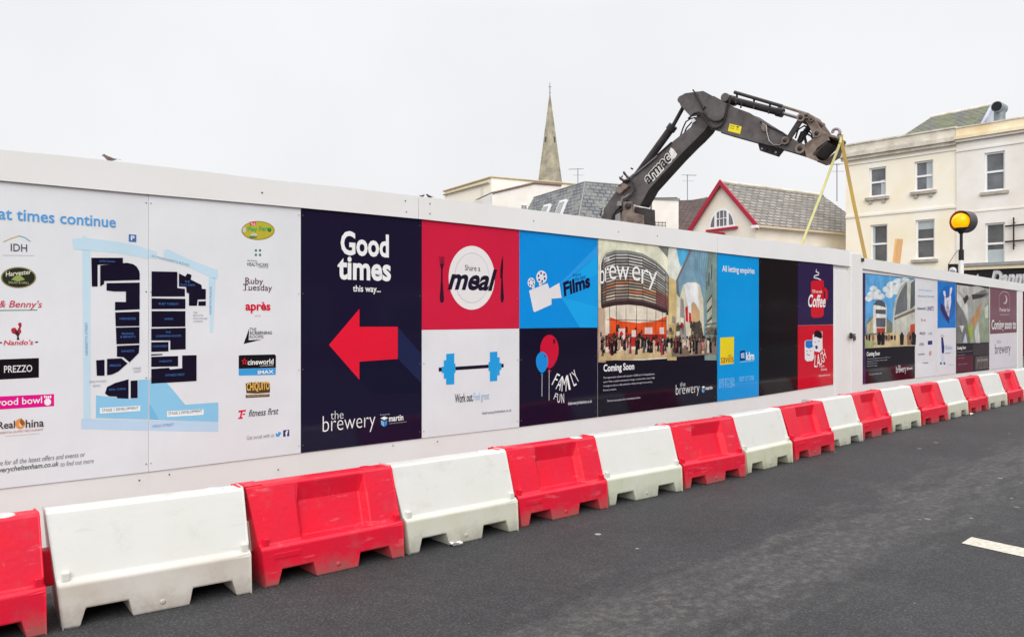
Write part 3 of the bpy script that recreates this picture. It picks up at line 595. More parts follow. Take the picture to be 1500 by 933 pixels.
# round corner: louvred drum over a shopfront
top = V((62, 330), (75, 285), (110, 238), (200, 206), (330, 206), (470, 236), (600, 310), (690, 392), (722, 432)); bot = V((64, 690), (75, 705), (110, 695), (200, 676), (330, 668), (470, 682), (600, 718), (690, 755), (720, 775))
pic(top + bot[::-1], (78, 72, 73), 3)
r4 = random.Random(11)
def lerp(a, b, t): return (a[0] + (b[0] - a[0]) * t, a[1] + (b[1] - a[1]) * t)
for k in range(15):
    t0, t1 = (k + .35) / 15.6, (k + .8) / 15.6
    for i in range(len(top) - 1):
        if i == 0: continue
        fk = r4.choice((.70, .78, .86, .94, 1.02)); c = tuple(int(q * fk) for q in ((200, 200, 195) if k < 8 else (208, 190, 166)))
        if i < 2: c = (150, 140, 138) if k < 8 else (126, 100, 96)
        if 8 <= k <= 12 and (i + k) % 4 == 0: c = (206, 116, 62)
        if k > 9 and i >= 6: c = (150, 84, 84)
        pic([lerp(top[i], bot[i], t0), lerp(top[i + 1], bot[i + 1], t0), lerp(top[i + 1], bot[i + 1], t1), lerp(top[i], bot[i], t1)], c, 4)
rim = V((62, 330), (75, 262), (110, 210), (200, 178), (330, 180), (470, 210), (600, 285), (690, 372), (722, 420))
pic(rim + top[::-1], (132, 138, 134), 4)
for i in range(len(top)): P.line([top[i], bot[i]], .9, (60, 52, 54), 'street_view', 6)
band = [(x, y + 6) for x, y in bot]
pic(bot + band[::-1], (62, 42, 46), 5)
gl = V((110, 1250), (200, 1250), (330, 1250), (470, 1250), (600, 1240), (690, 1235), (712, 1230))
pic(band[2:] + gl[::-1], (226, 214, 196), 3)
pic(V((150, 830), (250, 866), (420, 886), (600, 870), (700, 820), (705, 1110), (150, 1110)), (222, 84, 40), 4); pic(V((130, 990), (700, 1000), (700, 1110), (120, 1120)), (186, 44, 40), 5)
for x in (145, 212, 305, 408, 510, 597, 660, 700): P.line(V((x, 715), (x, 1180)), .8, (54, 42, 44), 'street_view', 7)
P.line(V((115, 852), (700, 868)), .7, (54, 42, 44), 'street_view', 7); P.line(V((130, 762), (700, 790)), .6, (230, 226, 220), 'street_view', 6)
for x0, y0, w_, h_ in ((215, 70, 60, 100), (335, 85, 40, 60), (455, 60, 70, 60), (590, 60, 40, 60)): pic(W2((x0, y0), (x0 + w_, y0 - 2), (x0 + w_, y0 + h_), (x0, y0 + h_)), (228, 206, 198), 8)
pic(W2((225, 110), (245, 90), (262, 120), (240, 150)), (200, 40, 60), 9)
pic(W2((35, 290), (300, 262), (640, 255), (1110, 215), (1110, 304), (35, 366)), (196, 172, 130), 6); pic(W2((700, 250), (1110, 160), (1110, 304), (700, 325)), (128, 112, 98), 7)
r2 = random.Random(3)
for i in range(60):        # dark interiors and far figures behind the crowd
    X = r2.uniform(45, 1105); Y = r2.uniform(95, 215) if X < 640 else r2.uniform(60, 215); h_ = r2.uniform(20, 60); w_ = r2.uniform(6, 20)
    pic(W2((X - w_, Y), (X - w_ * .8, Y - h_), (X + w_ * .7, Y - h_ * 1.1), (X + w_, Y - 4)), r2.choice([(92, 40, 36), (70, 46, 42), (120, 64, 48), (66, 58, 54)]) if X < 640 else r2.choice([(86, 78, 70), (64, 58, 56), (120, 108, 92), (150, 136, 116)]), 7)
for k in range(9): pic(V((945 + k * 26, 186 + k * 3), (949 + k * 26, 187 + k * 3), (1000 + k * 9, 480 + k * 8), (996 + k * 9, 478 + k * 8)), (96, 132, 156), 4)
for k in range(7): pic(V((1078, 900 + k * 44), (1190, 880 + k * 50), (1190, 896 + k * 50), (1078, 912 + k * 44)), (92, 96, 92), 5)
for k in range(5): pic(V((724 + k * 15, 900), (730 + k * 15, 900), (730 + k * 15, 1150), (724 + k * 15, 1150)), (150, 126, 92), 4)
pic(V((945, 900), (1030, 860), (1060, 1000), (1060, 1160), (940, 1160)), (74, 68, 62), 6)
for i in range(120):      # the crowd in the picture
    X = r2.uniform(42, 1100); t = r2.random(); Y = (200 if X < 640 else 210) + t * (120 if X < 640 else 95); hh = (78 + 78 * t) * r2.uniform(.75, 1.12); wd = hh * .19
    c = r2.choice([(26, 24, 28), (40, 34, 40), (60, 56, 60), (24, 22, 30), (200, 196, 190), (150, 60, 70), (90, 80, 70), (44, 48, 66), (206, 180, 150), (30, 26, 26)])
    pic(W2((X - wd * .5, Y), (X - wd * .2, Y - hh * .45), (X - wd * .5, Y - hh * .75), (X, Y - hh * .85), (X + wd * .5, Y - hh * .75), (X + wd * .3, Y - hh * .45), (X + wd * .45, Y)), c, 8 + i % 4)
    pic(W2(*ell(X, Y - hh * .92, wd * .28, hh * .09, 8)), (120, 90, 76) if i % 3 else (40, 30, 28), 12)
for ch, x0, x1, yt, yb in (('b', 48, 92, 305, 505), ('r', 96, 134, 345, 482), ('e', 136, 205, 325, 462), ('w', 208, 332, 330, 468), ('e', 360, 440, 332, 474), ('r', 452, 520, 362, 502), ('y', 516, 606, 385, 562)):
    a, = V((x0, yt)); b, = V((x1, yb)); P.text(ch, a[0], b[0], a[0], a[1], b[1], (240, 240, 238), -.004, 0, 'lettering', 16)
P.tilt('the', *V((92, 300), (142, 285)), 9, (236, 236, 234), 0, 0, 'lettering', 16)
P.text('Coming Soon', 883, 928, 883, 533.5, 547.6, RW, .028)
for t, x1, y0, y1 in (('The regeneration scheme will comprise 110,000 sq ft of shopping/leisure', 547, 506, 529), ('space. With a modern and attractive design, it will provide a vibrant High', 547, 545, 566), ('frontage as well as a safe pedestrian walking through to the existing', 525, 582, 604), ('Brewery complex.', 200, 620, 641)):
    a, = W2((80, y0)); b, = W2((x1, y1)); P.text(t, a[0], b[0], a[0], a[1] + .4, b[1] + .3, (206, 206, 212), .004)
a, = W2((118, 718)); b, = W2((415, 742)); P.text('Find out more about the re-development here', a[0], b[0], a[0], a[1], b[1] + .2, (206, 206, 212), .004)
the_brewery(P, 989, 1023.6, 989, 563.5, 583, 995, 1003, 559.5, 566)
MS = lambda *p: [(1027 + (x - 562) * .1, 565 + (y - 620) * .155) for x, y in p]
martin(P, MS); P.text('martin', 1032.5, 1042.6, 1032.5, 566, 571, RW, .02)
P.rows(878, 1047, screw_m)
# --- lettings, black, mugs
P = Poster(main_corners(1050, 1110.8), 'plain bright blue poster headed All letting enquiries, with a yellow square logo', ink(6, 152, 224))
X1 = crop(1040, 360, 3.889)
def tx(t, x0, x1, y0, y1, c, b=0., sh=0., part='lettering'): a, = X1((x0, y0)); d, = X1((x1, y1)); P.text(t, a[0], d[0], a[0], a[1], d[1], c, b, sh, part)
tx('All letting enquiries', 66, 250, 112, 158, RW, .016)
P.poly(X1((55, 524), (134, 519), (132, 671), (54, 678)), (232, 212, 40), 'logo'); tx('savills', 58, 131, 622, 668, (168, 76, 50), 0)
P.poly(X1((167, 600), (196, 594), (198, 650), (167, 655)), (30, 46, 110), 'logo'); P.poly(X1((172, 612), (192, 608), (194, 640), (174, 640)), (150, 190, 226), 'logo', 2); tx('klm', 202, 248, 606, 652, RW, .03)
P.line(X1((168, 662), (247, 655)), .6, (190, 220, 240), 'logo')
for t, x0, x1, y0, y1 in (('0207 877 4550', 48, 135, 758, 784), ('0117 910 2204', 48, 135, 786, 812), ('0207 317 3706', 163, 247, 746, 772)): tx(t, x0, x1, y0, y1, (150, 206, 240), .0)
P.rows(1052.5, 1108.5, screw_m)
P = Poster(main_corners(1111, 1167.8), 'glossy plain black poster between the bright blue lettings poster and the mug posters', ink(20, 17, 22))
P.rows(1113, 1166)
c = [(1168.2, interp(CAPB, 1168) - 1), (1217, 386.4), (1219.2, 387.4), (1220, 390), (1220, 475.2), (1168.2, 476.2)]
P = Poster([c[0], (1220, 386.6), (1220, 475.2), c[-1]], 'purple navy poster with a red steaming mug and the word Coffee', ink(44, 32, 74))
P.poly(X1((572, 208), (578, 200), (640, 196), (645, 204), (645, 392), (634, 408), (586, 411), (573, 398)), (206, 24, 44), 'mug', 2)
P.poly(X1((640, 240), (656, 238), (668, 258), (668, 300), (656, 318), (640, 322), (640, 302), (652, 298), (654, 262), (640, 256)), (206, 24, 44), 'mug', 2)
sq = X1((628, 195), (612, 187), (588, 182), (592, 172), (616, 165), (618, 155), (600, 148), (604, 135)); P.line(sq, 1.5, RW, 'steam')
tx('Chill out with', 578, 634, 250, 268, RW, .01); tx('Coffee', 556, 655, 276, 350, RW, .022, .22)
P = Poster([(1168.2, 476.8), (1220, 475.8), (1220, 563), (1168.2, 571)], 'red poster with two smiling white mugs and the word Laugh', ink(204, 24, 46))
P.poly(X1((536, 545), (545, 538), (580, 536), (588, 546), (590, 640), (580, 655), (548, 658), (537, 645)), (232, 230, 232), 'mug', 2); P.poly(X1((540, 545), (548, 540), (580, 538), (586, 546), (586, 575), (560, 585), (541, 576)), (40, 120, 200), 'mug', 3)
P.poly(X1((582, 510), (600, 492), (636, 488), (638, 590), (620, 606), (590, 600), (580, 560)), (232, 230, 232), 'mug', 4); P.poly(X1((588, 520), (592, 488), (604, 480), (632, 492), (636, 518), (630, 530), (600, 518)), (26, 22, 30), 'mug', 5)
P.poly(X1((594, 572), (608, 566), (610, 584), (600, 590)), (40, 50, 120), 'mug', 6); P.line(X1((548, 615), (556, 622), (566, 620)), .8, (60, 60, 80), 'mug', 6); P.line(X1((545, 600), (552, 600)), .8, (60, 60, 80), 'mug', 6); P.line(X1((566, 598), (573, 597)), .8, (60, 60, 80), 'mug', 6); P.line(X1((592, 550), (600, 548)), .8, (60, 60, 80), 'mug', 6); P.line(X1((612, 545), (622, 543)), .8, (60, 60, 80), 'mug', 6)
for ch, b0, b1, t in (('L', (590, 690), (604, 692), (594, 622)), ('A', (606, 692), (622, 690), (604, 622)), ('U', (622, 684), (637, 676), (612, 618)), ('G', (637, 670), (650, 660), (622, 612)), ('H', (648, 655), (660, 640), (634, 600))):
    a, b, t = X1(b0, b1, t); P.tilt(ch, a, b, 10, RW, .0, 0, up=t)
tx('with', 625, 648, 680, 692, RW); tx('friends', 628, 662, 697, 712, RW); tx('thebrewerycheltenham.co.uk', 617, 681, 735, 748, RW)
P.rows(1170, 1218)

# --- far run
def T2(x): return 399.6 + .1075 * (x - 1262)
def B2(x): return 563 - .114 * (x - 1260)
def far(x0, x1, label, col): return Poster([(x0, T2(x0)), (x1, T2(x1)), (x1, B2(x1)), (x0, B2(x0))], label, ink(*col))
P = far(1261.4, 1339.6, 'poster of a curved white building under blue sky, on the far hoarding', (22, 18, 30))
G4 = crop(1230, 370, 4.443)
P.poly([(1261.6, T2(1261.6) + .3), (1267, T2(1267) + .3), (1267, 562), (1261.6, 562.6)], (70, 46, 92), 'street_view')
pic = lambda q, c, l=1: P.poly(q, c, 'street_view', l)
pic(G4((164, 138), (488, 172), (486, 606), (160, 622)), (96, 168, 222)); 
for cx_, cy_, rr_ in ((215, 235, 24), (238, 258, 26), (205, 275, 30), (262, 285, 28), (185, 300, 24), (300, 240, 26), (335, 215, 34), (380, 200, 40), (420, 190, 34), (360, 245, 36), (320, 275, 26)): pic(G4(*ell(cx_, cy_, rr_, rr_ * .8, 14)), (212, 224, 234), 2)
for q in (((201, 270), (215, 255), (245, 260), (250, 275), (280, 282), (270, 300), (215, 305), (175, 310)), ((310, 250), (340, 215), (420, 190), (425, 200), (390, 240), (340, 280), (315, 270))): pic(G4(*q), (222, 230, 238), 3)
for q in () and (((200, 240), (215, 205), (245, 220), (250, 262), (300, 270), (290, 300), (215, 320), (165, 330), (165, 290)), ((290, 215), (340, 165), (430, 165), (440, 190), (400, 260), (340, 310), (310, 280))): pic(G4(*q), (214, 226, 236), 2)
pic(G4((488, 175), (430, 185), (390, 230), (360, 300), (345, 380), (340, 520), (486, 560)), (196, 198, 186), 3); pic(G4((435, 190), (400, 240), (370, 310), (355, 410), (435, 375)), (112, 116, 122), 4); pic(G4((486, 178), (460, 200), (455, 370), (486, 345)), (90, 100, 104), 4); pic(G4((350, 425), (486, 365), (486, 385), (350, 440)), (120, 110, 96), 5)
for k in range(6): P.line(G4((362 + k * 13, 320 - k * 20), (362 + k * 13, 400 - k * 4)), .5, (70, 74, 82), 'street_view', 5)
pic(G4((172, 450), (215, 410), (300, 420), (340, 460), (340, 530), (165, 545)), (120, 128, 110), 3); pic(G4((172, 470), (215, 420), (215, 520), (170, 530)), (190, 180, 150), 4)
pic(G4((215, 350), (225, 322), (250, 310), (280, 318), (300, 350), (300, 520), (215, 525)), (226, 224, 218), 4); pic(G4((216, 340), (232, 314), (258, 306), (285, 322), (299, 358), (250, 345)), (80, 84, 100), 5); pic(G4((230, 370), (296, 372), (296, 402), (230, 396)), (84, 84, 92), 5); pic(G4((232, 425), (296, 425), (294, 485), (234, 484)), (96, 98, 110), 5); pic(G4((236, 490), (292, 490), (292, 525), (236, 525)), (176, 70, 56), 5)
pic(G4((160, 545), (340, 520), (486, 560), (486, 606), (160, 622)), (208, 190, 146), 4); pic(G4((160, 560), (240, 590), (200, 618), (160, 620)), (160, 168, 120), 5); pic(G4((455, 470), (486, 460), (486, 575), (455, 570)), (196, 84, 50), 5)
for i in range(34):
    X = r2.uniform(165, 480); h_ = r2.uniform(26, 46) if r2.random() < .85 else 88; Y = 548 + h_ * .6
    pic(G4((X - h_ * .12, Y), (X - h_ * .16, Y - h_ * .7), (X, Y - h_), (X + h_ * .16, Y - h_ * .7), (X + h_ * .12, Y)), r2.choice([(40, 36, 40), (70, 50, 46), (30, 28, 40), (150, 110, 90)]), 6 + i % 3)
def t4(t, x0, x1, y0, y1, c=RW, b=0.): a, = G4((x0, y0)); d, = G4((x1, y1)); P.text(t, a[0], d[0], a[0], a[1], d[1], c, b)
t4('Coming Soon', 172, 257, 646, 682, RW, .03)
for k, (t, x1) in enumerate((('The regeneration scheme will comprise 110,000 sq ft of', 325), ('shopping space. With a modern and attractive design', 305), ('it will provide a vibrant', 242), ('High Street frontage', 240))): t4(t, 174, x1, 688 + 15.5 * k, 698 + 15.5 * k, (186, 186, 194))
t4('Find out more about here', 188, 270, 786, 798, (186, 186, 194)); t4('brewery', 363, 430, 738, 797); t4('the', 376, 392, 728, 748); t4('martin', 446, 470, 745, 762, RW, .02); P.poly(G4((433, 750), (440, 744), (446, 752), (440, 768)), (200, 214, 230), 'logo')
screws(P, G4((141, 380), (160, 622), (155, 853), (328, 828), (478, 808), (335, 160), (480, 180)), P.off - .0005, screw_m, .009)
P = far(1340.4, 1371.6, 'narrow white poster listing tiny dark logos, beside the blue bowling pins', (228, 228, 232))
t4('Bring together', 514, 600, 236, 250, (150, 200, 232)); t4('the best brands', 506, 612, 274, 288, (110, 160, 210))
for t, x0, x1, y0, y1, c in (('cineworld', 500, 555, 352, 372, (60, 60, 70)), ('UNITS', 564, 608, 350, 378, (70, 60, 140)), ('h.s', 528, 556, 428, 446, (200, 90, 110)), ('PREZZO', 518, 554, 518, 534, (60, 60, 64)), ('LA', 576, 598, 518, 534, (120, 120, 124)), ('arches', 516, 544, 580, 606, (150, 150, 154)), ('retailer', 506, 552, 655, 668, (100, 100, 106)), ('g', 578, 594, 642, 668, (200, 100, 110)), ('+ more', 534, 572, 712, 726, (130, 130, 150))): t4(t, x0, x1, y0, y1, c, .01)
P.poly(G4((571, 574), (600, 572), (600, 598), (571, 600)), (50, 50, 110), 'logo')
H5 = crop(1360, 380, 4.664)
P = far(1372.4, 1399.6, 'poster with white bowling pins on blue above a white half', (230, 230, 234))
P.poly([(1372.6, T2(1372.6) + .3), (1399.5, T2(1399.5) + .3), (1399.5, 480), (1372.6, 480.6)], (24, 124, 208), 'bowling_scene')
P.poly(H5(*ell(125, 300, 58, 120, 24)), (20, 104, 190), 'bowling_scene', 2)
def pin(p0, p1, wd):
    a, b = Vector(p0), Vector(p1); d = b - a; n_ = Vector((-d.y, d.x)).normalized() * wd; pr = [(0, .45), (.08, .6), (.2, .45), (.3, .42), (.55, 1), (.8, .95), (1, .5)]
    L_ = [tuple(a + d * t + n_ * k) for t, k in pr] + [tuple(a + d * t - n_ * k) for t, k in pr[::-1]]
    P.poly(H5(*L_), (226, 226, 236), 'bowling_scene', 4)
pin((103, 215), (132, 380), 13); pin((152, 192), (128, 370), 13); pin((128, 260), (128, 400), 12)
P.poly(H5((82, 300), (95, 310), (138, 400), (136, 440), (100, 380), (80, 340)), (50, 30, 90), 'bowling_scene', 5); P.line(H5((104, 258), (116, 256)), 1, (200, 40, 70), 'bowling_scene', 5); P.line(H5((140, 240), (152, 242)), 1, (200, 40, 70), 'bowling_scene', 5)
P.poly(H5((84, 530), (96, 530), (106, 600), (100, 700), (92, 700), (86, 600)), (34, 44, 120), 'tie_figure', 2); P.line(H5((78, 525), (90, 515), (104, 528)), .8, (70, 110, 190), 'tie_figure'); P.poly(H5((90, 640), (102, 640), (106, 705), (84, 705)), (210, 220, 236), 'tie_figure', 3)
P.poly(H5(*ell(82, 710, 7, 10, 8)), (60, 100, 180), 'tie_figure', 2); P.poly(H5(*ell(106, 710, 7, 10, 8)), (60, 100, 180), 'tie_figure', 2)
def t5(t, x0, x1, y0, y1, c=RW, b=0.): a, = H5((x0, y0)); d, = H5((x1, y1)); P.text(t, a[0], d[0], a[0], a[1], d[1], c, b)
t5('Relax', 114, 162, 585, 618, (130, 190, 230)); t5('unwind', 112, 150, 630, 646, (130, 180, 220)); t5('thebrewery', 134, 172, 718, 726, (150, 180, 210))
P = far(1400.4, 1448.6, 'poster with a grey and green glass atrium picture over dark red glass', (34, 22, 30))
pic = lambda q, c, l=1: P.poly(q, c, 'atrium_view', l)
pic(H5((190, 172), (412, 200), (410, 565), (188, 575)), (164, 166, 160))
for q, c, l in ((((190, 175), (300, 190), (240, 250), (190, 210)), (196, 198, 196), 2), (((190, 215), (215, 250), (265, 310), (270, 420), (235, 350), (190, 290)), (206, 206, 204), 3), (((190, 280), (230, 350), (268, 440), (285, 570), (188, 575)), (116, 118, 118), 3), (((232, 270), (262, 240), (272, 265), (245, 310)), (56, 56, 58), 4), (((300, 210), (380, 200), (412, 240), (390, 260), (300, 265)), (120, 122, 122), 2), (((290, 240), (400, 235), (360, 262), (300, 275)), (60, 60, 62), 4), (((285, 420), (330, 340), (360, 290), (345, 400), (300, 470)), (190, 140, 96), 4), (((262, 430), (300, 470), (290, 570), (270, 500)), (160, 180, 70), 5), (((300, 470), (345, 400), (390, 300), (412, 260), (410, 565), (300, 570)), (150, 160, 138), 3), (((380, 330), (405, 310), (404, 400), (384, 400)), (206, 210, 200), 4), (((310, 500), (335, 420), (350, 570), (320, 570)), (206, 206, 206), 5), (((208, 452), (240, 452), (226, 500)), (210, 214, 216), 5), (((230, 570), (250, 500), (262, 570)), (190, 196, 200), 5),
                (((215, 200), (330, 180), (390, 200), (260, 260)), (186, 186, 182), 3)): pic(H5(*q), c, l)
pic(H5((302, 580), (410, 568), (410, 650), (302, 655)), (62, 54, 56), 2); pic(H5((188, 660), (302, 655), (302, 760), (186, 772)), (92, 20, 44), 2); pic(H5((318, 665), (408, 655), (408, 745), (318, 755)), (96, 84, 84), 2)
t5('Coming Soon', 192, 252, 594, 622, RW, .03); t5('the brewery', 330, 405, 676, 708, (190, 180, 184)); 
for k in range(3): t5('The regeneration scheme will', 194, (298, 246, 240)[k], 630 + k * 22, 637 + k * 22, (180, 170, 176))
t5('Find out more', 202, 260, 712, 722, (180, 160, 170))
P = far(1449.4, 1489, 'mauve and white poster at the far end reading Coming soon to', (232, 226, 232))
P.poly([(1449.6, T2(1449.6) + .3), (1488.8, T2(1488.8) + .3), (1488.8, 486.8), (1449.6, 489.4)], (128, 88, 100), 'artwork')
arch = ell(517, 262, 36, 42, 16, 0, 180)
aq = H5(*([(553, 352)] + arch + [(481, 358)])); P.line(aq, .9, (200, 170, 186), 'logo'); P.poly(H5(*ell(520, 275, 16, 30, 20)), (210, 190, 202), 'logo', 2); P.poly(H5(*ell(513, 270, 14, 26, 20)), (128, 88, 100), 'logo', 3)
t5('Premier Inn', 484, 552, 330, 356, (226, 210, 220), .02); P.line(H5((484, 378), (550, 376)), .7, (200, 176, 190), 'logo'); t5('Coming soon to', 428, 594, 412, 500, RW, .02)
t5('brewery', 452, 558, 578, 668, (120, 116, 120)); t5('the', 464, 490, 545, 575, (190, 186, 190))

# ------------------------------------------------------------------ traffic barriers
red_pl = mat('red_plastic', (226, 22, 50), rough=.38, spec=.35, var=.05, scale=3.5, rgb2=(212, 30, 58), bump=.08, bscale=30)
def plastic_white():
    m = mat('white_plastic', (214, 213, 209), rough=.42, spec=.32, var=.02, scale=3, rgb2=(209, 209, 201), bump=.06, bscale=30)
    nt = m.node_tree; p = nt.nodes['Principled BSDF']; src = p.inputs['Base Color'].links[0].from_socket
    t = N(nt, 'ShaderNodeTexCoord'); s = N(nt, 'ShaderNodeSeparateXYZ'); nt.links.new(t.outputs['Object'], s.inputs[0])
    n = N(nt, 'ShaderNodeTexNoise'); n.inputs['Scale'].default_value = 4.5; n.inputs['Detail'].default_value = 6
    oi = N(nt, 'ShaderNodeObjectInfo'); ad = N(nt, 'ShaderNodeVectorMath', operation='ADD'); nt.links.new(t.outputs['Object'], ad.inputs[0]); nt.links.new(oi.outputs['Location'], ad.inputs[1]); nt.links.new(ad.outputs[0], n.inputs['Vector'])
    st = N(nt, 'ShaderNodeMapRange'); st.inputs['From Min'].default_value = .27; st.inputs['From Max'].default_value = .22; nt.links.new(s.outputs['Z'], st.inputs[0])
    rg = N(nt, 'ShaderNodeMapRange'); rg.inputs['From Min'].default_value = .3; rg.inputs['From Max'].default_value = .7; rg.inputs['To Min'].default_value = .45; rg.inputs['To Max'].default_value = 1; nt.links.new(n.outputs['Fac'], rg.inputs[0])
    mu = N(nt, 'ShaderNodeMath', operation='MULTIPLY'); nt.links.new(st.outputs[0], mu.inputs[0]); nt.links.new(rg.outputs[0], mu.inputs[1])
    mx = N(nt, 'ShaderNodeMix', data_type='RGBA'); nt.links.new(src, mx.inputs[6]); 
    nt.links.new(oi.outputs['Color'], mx.inputs[7])
    nt.links.new(mu.outputs[0], mx.inputs[0])
    nt.links.new(mx.outputs[2], p.inputs['Base Color']); return m
white_pl = plastic_white()
def scuff(m, colr, amt):
    nt = m.node_tree; p = nt.nodes['Principled BSDF']; src = p.inputs['Base Color'].links[0].from_socket
    t = N(nt, 'ShaderNodeTexCoord'); oi = N(nt, 'ShaderNodeObjectInfo')
    ad = N(nt, 'ShaderNodeVectorMath', operation='ADD'); nt.links.new(t.outputs['Object'], ad.inputs[0]); nt.links.new(oi.outputs['Location'], ad.inputs[1])
    last = src
    for scl, a, b, k, c in (((3.2, 3.2, 16), .60, .66, amt, colr), ((22, 22, 2.2), .63, .70, amt * .7, colr), ((5, 5, 5), .56, .72, amt * .8, (.20, .18, .16))):
        mp = N(nt, 'ShaderNodeMapping'); mp.inputs['Scale'].default_value = scl; nt.links.new(ad.outputs[0], mp.inputs[0])
        n = N(nt, 'ShaderNodeTexNoise'); n.inputs['Scale'].default_value = 1; n.inputs['Detail'].default_value = 8; n.inputs['Roughness'].default_value = .7; nt.links.new(mp.outputs[0], n.inputs['Vector'])
        r = N(nt, 'ShaderNodeMapRange'); r.inputs['From Min'].default_value = a; r.inputs['From Max'].default_value = b; r.inputs['To Max'].default_value = k; nt.links.new(n.outputs['Fac'], r.inputs[0])
        x = N(nt, 'ShaderNodeMix', data_type='RGBA'); x.inputs[7].default_value = (*c, 1); nt.links.new(r.outputs[0], x.inputs[0]); nt.links.new(last, x.inputs[6]); last = x.outputs[2]
    sz = N(nt, 'ShaderNodeSeparateXYZ'); nt.links.new(t.outputs['Object'], sz.inputs[0])
    n = N(nt, 'ShaderNodeTexNoise'); n.inputs['Scale'].default_value = 7; n.inputs['Detail'].default_value = 8; n.inputs['Roughness'].default_value = .75; nt.links.new(ad.outputs[0], n.inputs['Vector'])
    ma = N(nt, 'ShaderNodeMath', operation='MULTIPLY_ADD'); ma.inputs[1].default_value = -.32; nt.links.new(n.outputs['Fac'], ma.inputs[0]); nt.links.new(sz.outputs['Z'], ma.inputs[2])
    r = N(nt, 'ShaderNodeMapRange'); r.inputs['From Min'].default_value = -.03; r.inputs['From Max'].default_value = -.16; r.inputs['To Max'].default_value = amt * 2.4; nt.links.new(ma.outputs[0], r.inputs[0])
    x = N(nt, 'ShaderNodeMix', data_type='RGBA'); x.inputs[7].default_value = (.17, .15, .13, 1); nt.links.new(r.outputs[0], x.inputs[0]); nt.links.new(last, x.inputs[6]); last = x.outputs[2]
    nt.links.new(last, p.inputs['Base Color'])
scuff(red_pl, (.78, .30, .32), .26); scuff(white_pl, (.50, .46, .41), .20)
LB = 1.025
def barrier_mesh(m, recess):
    mb = MB(); L = LB
    cols = [(0, 0), (.084, 0), (.112, 1), (.255, 1), (.295, 1), (.325, 1), (.345, 0), (.644, 0), (.664, 1), (.735, 1), (.775, 1), (.888, 1), (.912, 0), (1, 0)]
    rec = {4, 5, 6, 7, 8, 9}
    nh = .095
    rows = [(0, 0), (.235, .012), (.25, .03), (.256, .05), (.478, .117), (.592, .152), (.607, .157), (.62, .172)]
    DP = .47
    V_ = []; nR = len(rows)
    for i, (fx, notch) in enumerate(cols):
        for side in (0, 1):
            for j, (z, y) in enumerate(rows):
                x = fx * L
                if i in (0, len(cols) - 1): x += -.068 * (z / .62) if i == 0 else -.004 * (z / .62)
                if j == 0 and notch and side == 0: z = nh; y = .006
                if recess and i in rec:
                    if j == 3: y += .06
                    if j == 4: y += .058
                    if j == 5: y += .006
                V_.append((x, y if side == 0 else DP - y, z))
    idx = lambda i, s, j: (i * 2 + s) * nR + j
    fs = []
    for i in range(len(cols) - 1):
        for j in range(nR - 1):
            fs.append((idx(i, 0, j), idx(i + 1, 0, j), idx(i + 1, 0, j + 1), idx(i, 0, j + 1)))
            fs.append((idx(i, 1, j), idx(i, 1, j + 1), idx(i + 1, 1, j + 1), idx(i + 1, 1, j)))
        fs.append((idx(i, 0, nR - 1), idx(i + 1, 0, nR - 1), idx(i + 1, 1, nR - 1), idx(i, 1, nR - 1)))
        fs.append((idx(i, 0, 0), idx(i, 1, 0), idx(i + 1, 1, 0), idx(i + 1, 0, 0)))
    n = len(cols) - 1
    fs.append(tuple([idx(0, 0, j) for j in range(nR)][::-1] + []) [::-1][::-1] + tuple(idx(0, 1, j) for j in range(nR)))
    fs.append(tuple(idx(n, 0, j) for j in range(nR)) + tuple(idx(n, 1, j) for j in range(nR))[::-1])
    mb.mesh(V_, fs, m)
    mb.bev = .009 if recess else .012; mb.bseg = 2
    return mb
def make_barrier(kind):
    m = red_pl if kind == 'red' else white_pl
    t = Thing('traffic_barrier', '', 'barrier', (0, 0, 0), WALL.a, 'red and white water filled barriers along the hoarding')
    t.p['body'] = (barrier_mesh(m, kind == 'red'), 'body', None, None); t.order.append('body')
    for i, x in enumerate((.0, LB - .050)):
        mb = t.part('lug', 'lug%d' % i); mb.bev = .006; mb.box(x, x + .040, .030, .10, .235, .30, m)
    mb = t.part('coupling'); mb.bev = .008; mb.box(LB - .03, LB + .075, .19, .28, .20, .40, m)
    if kind == 'red':
        mb = t.part('filler_lip'); mb.bev = .004; mb.box(-.105, .05, .165, .305, .607, .6235, m)
        mb = t.part('maker_plate'); mb.bev = .002; mb.box(.06, .24, .0055, .03, .165, .20, m)
    mb = t.part('filler_cap'); mb.lathe([(.058, .615), (.058, .623), (.05, .6265), (.001, .6265)], m, n=20, c=(LB * .84, .235, 0))
    mb = t.part('drain_plug'); mb.lathe([(.018, .02), (.018, -.004), (.008, -.006)], m, n=10, c=(LB * .50, .006, .05), axis='y')
    return t
BR, BW = make_barrier('red'), make_barrier('white')

# ------------------------------------------------------------------ buildings
def facade(th, name, u0, u1, z0, z1, holes, m, off=0., rev=.14, rm=None, mask=None):
    mb = th.part('wall', name)
    us = sorted({u0, u1, *[h[0] for h in holes], *[h[1] for h in holes]}); zs = sorted({z0, z1, *[h[2] for h in holes], *[h[3] for h in holes]})
    for a, b in zip(us, us[1:]):
        for c, d in zip(zs, zs[1:]):
            mu, mz = (a + b) / 2, (c + d) / 2
            if any(h[0] < mu < h[1] and h[2] < mz < h[3] for h in holes): continue
            mb.face([(a, off, c), (b, off, c), (b, off, d), (a, off, d)], m)
    for a, b, c, d in holes:
        o = off + rev
        for q in (((a, off, c), (a, off, d), (a, o, d), (a, o, c)), ((b, off, d), (b, off, c), (b, o, c), (b, o, d)), ((a, off, d), (b, off, d), (b, o, d), (a, o, d)), ((b, off, c), (a, off, c), (a, o, c), (b, o, c))): mb.face(q, rm or m)
pane_m = mat('window_glass', (112, 114, 118), rough=.06, spec=.6, var=.2, scale=.9, rgb2=(66, 67, 70))  # mottled grey in the glass colour stands in for reflected sky
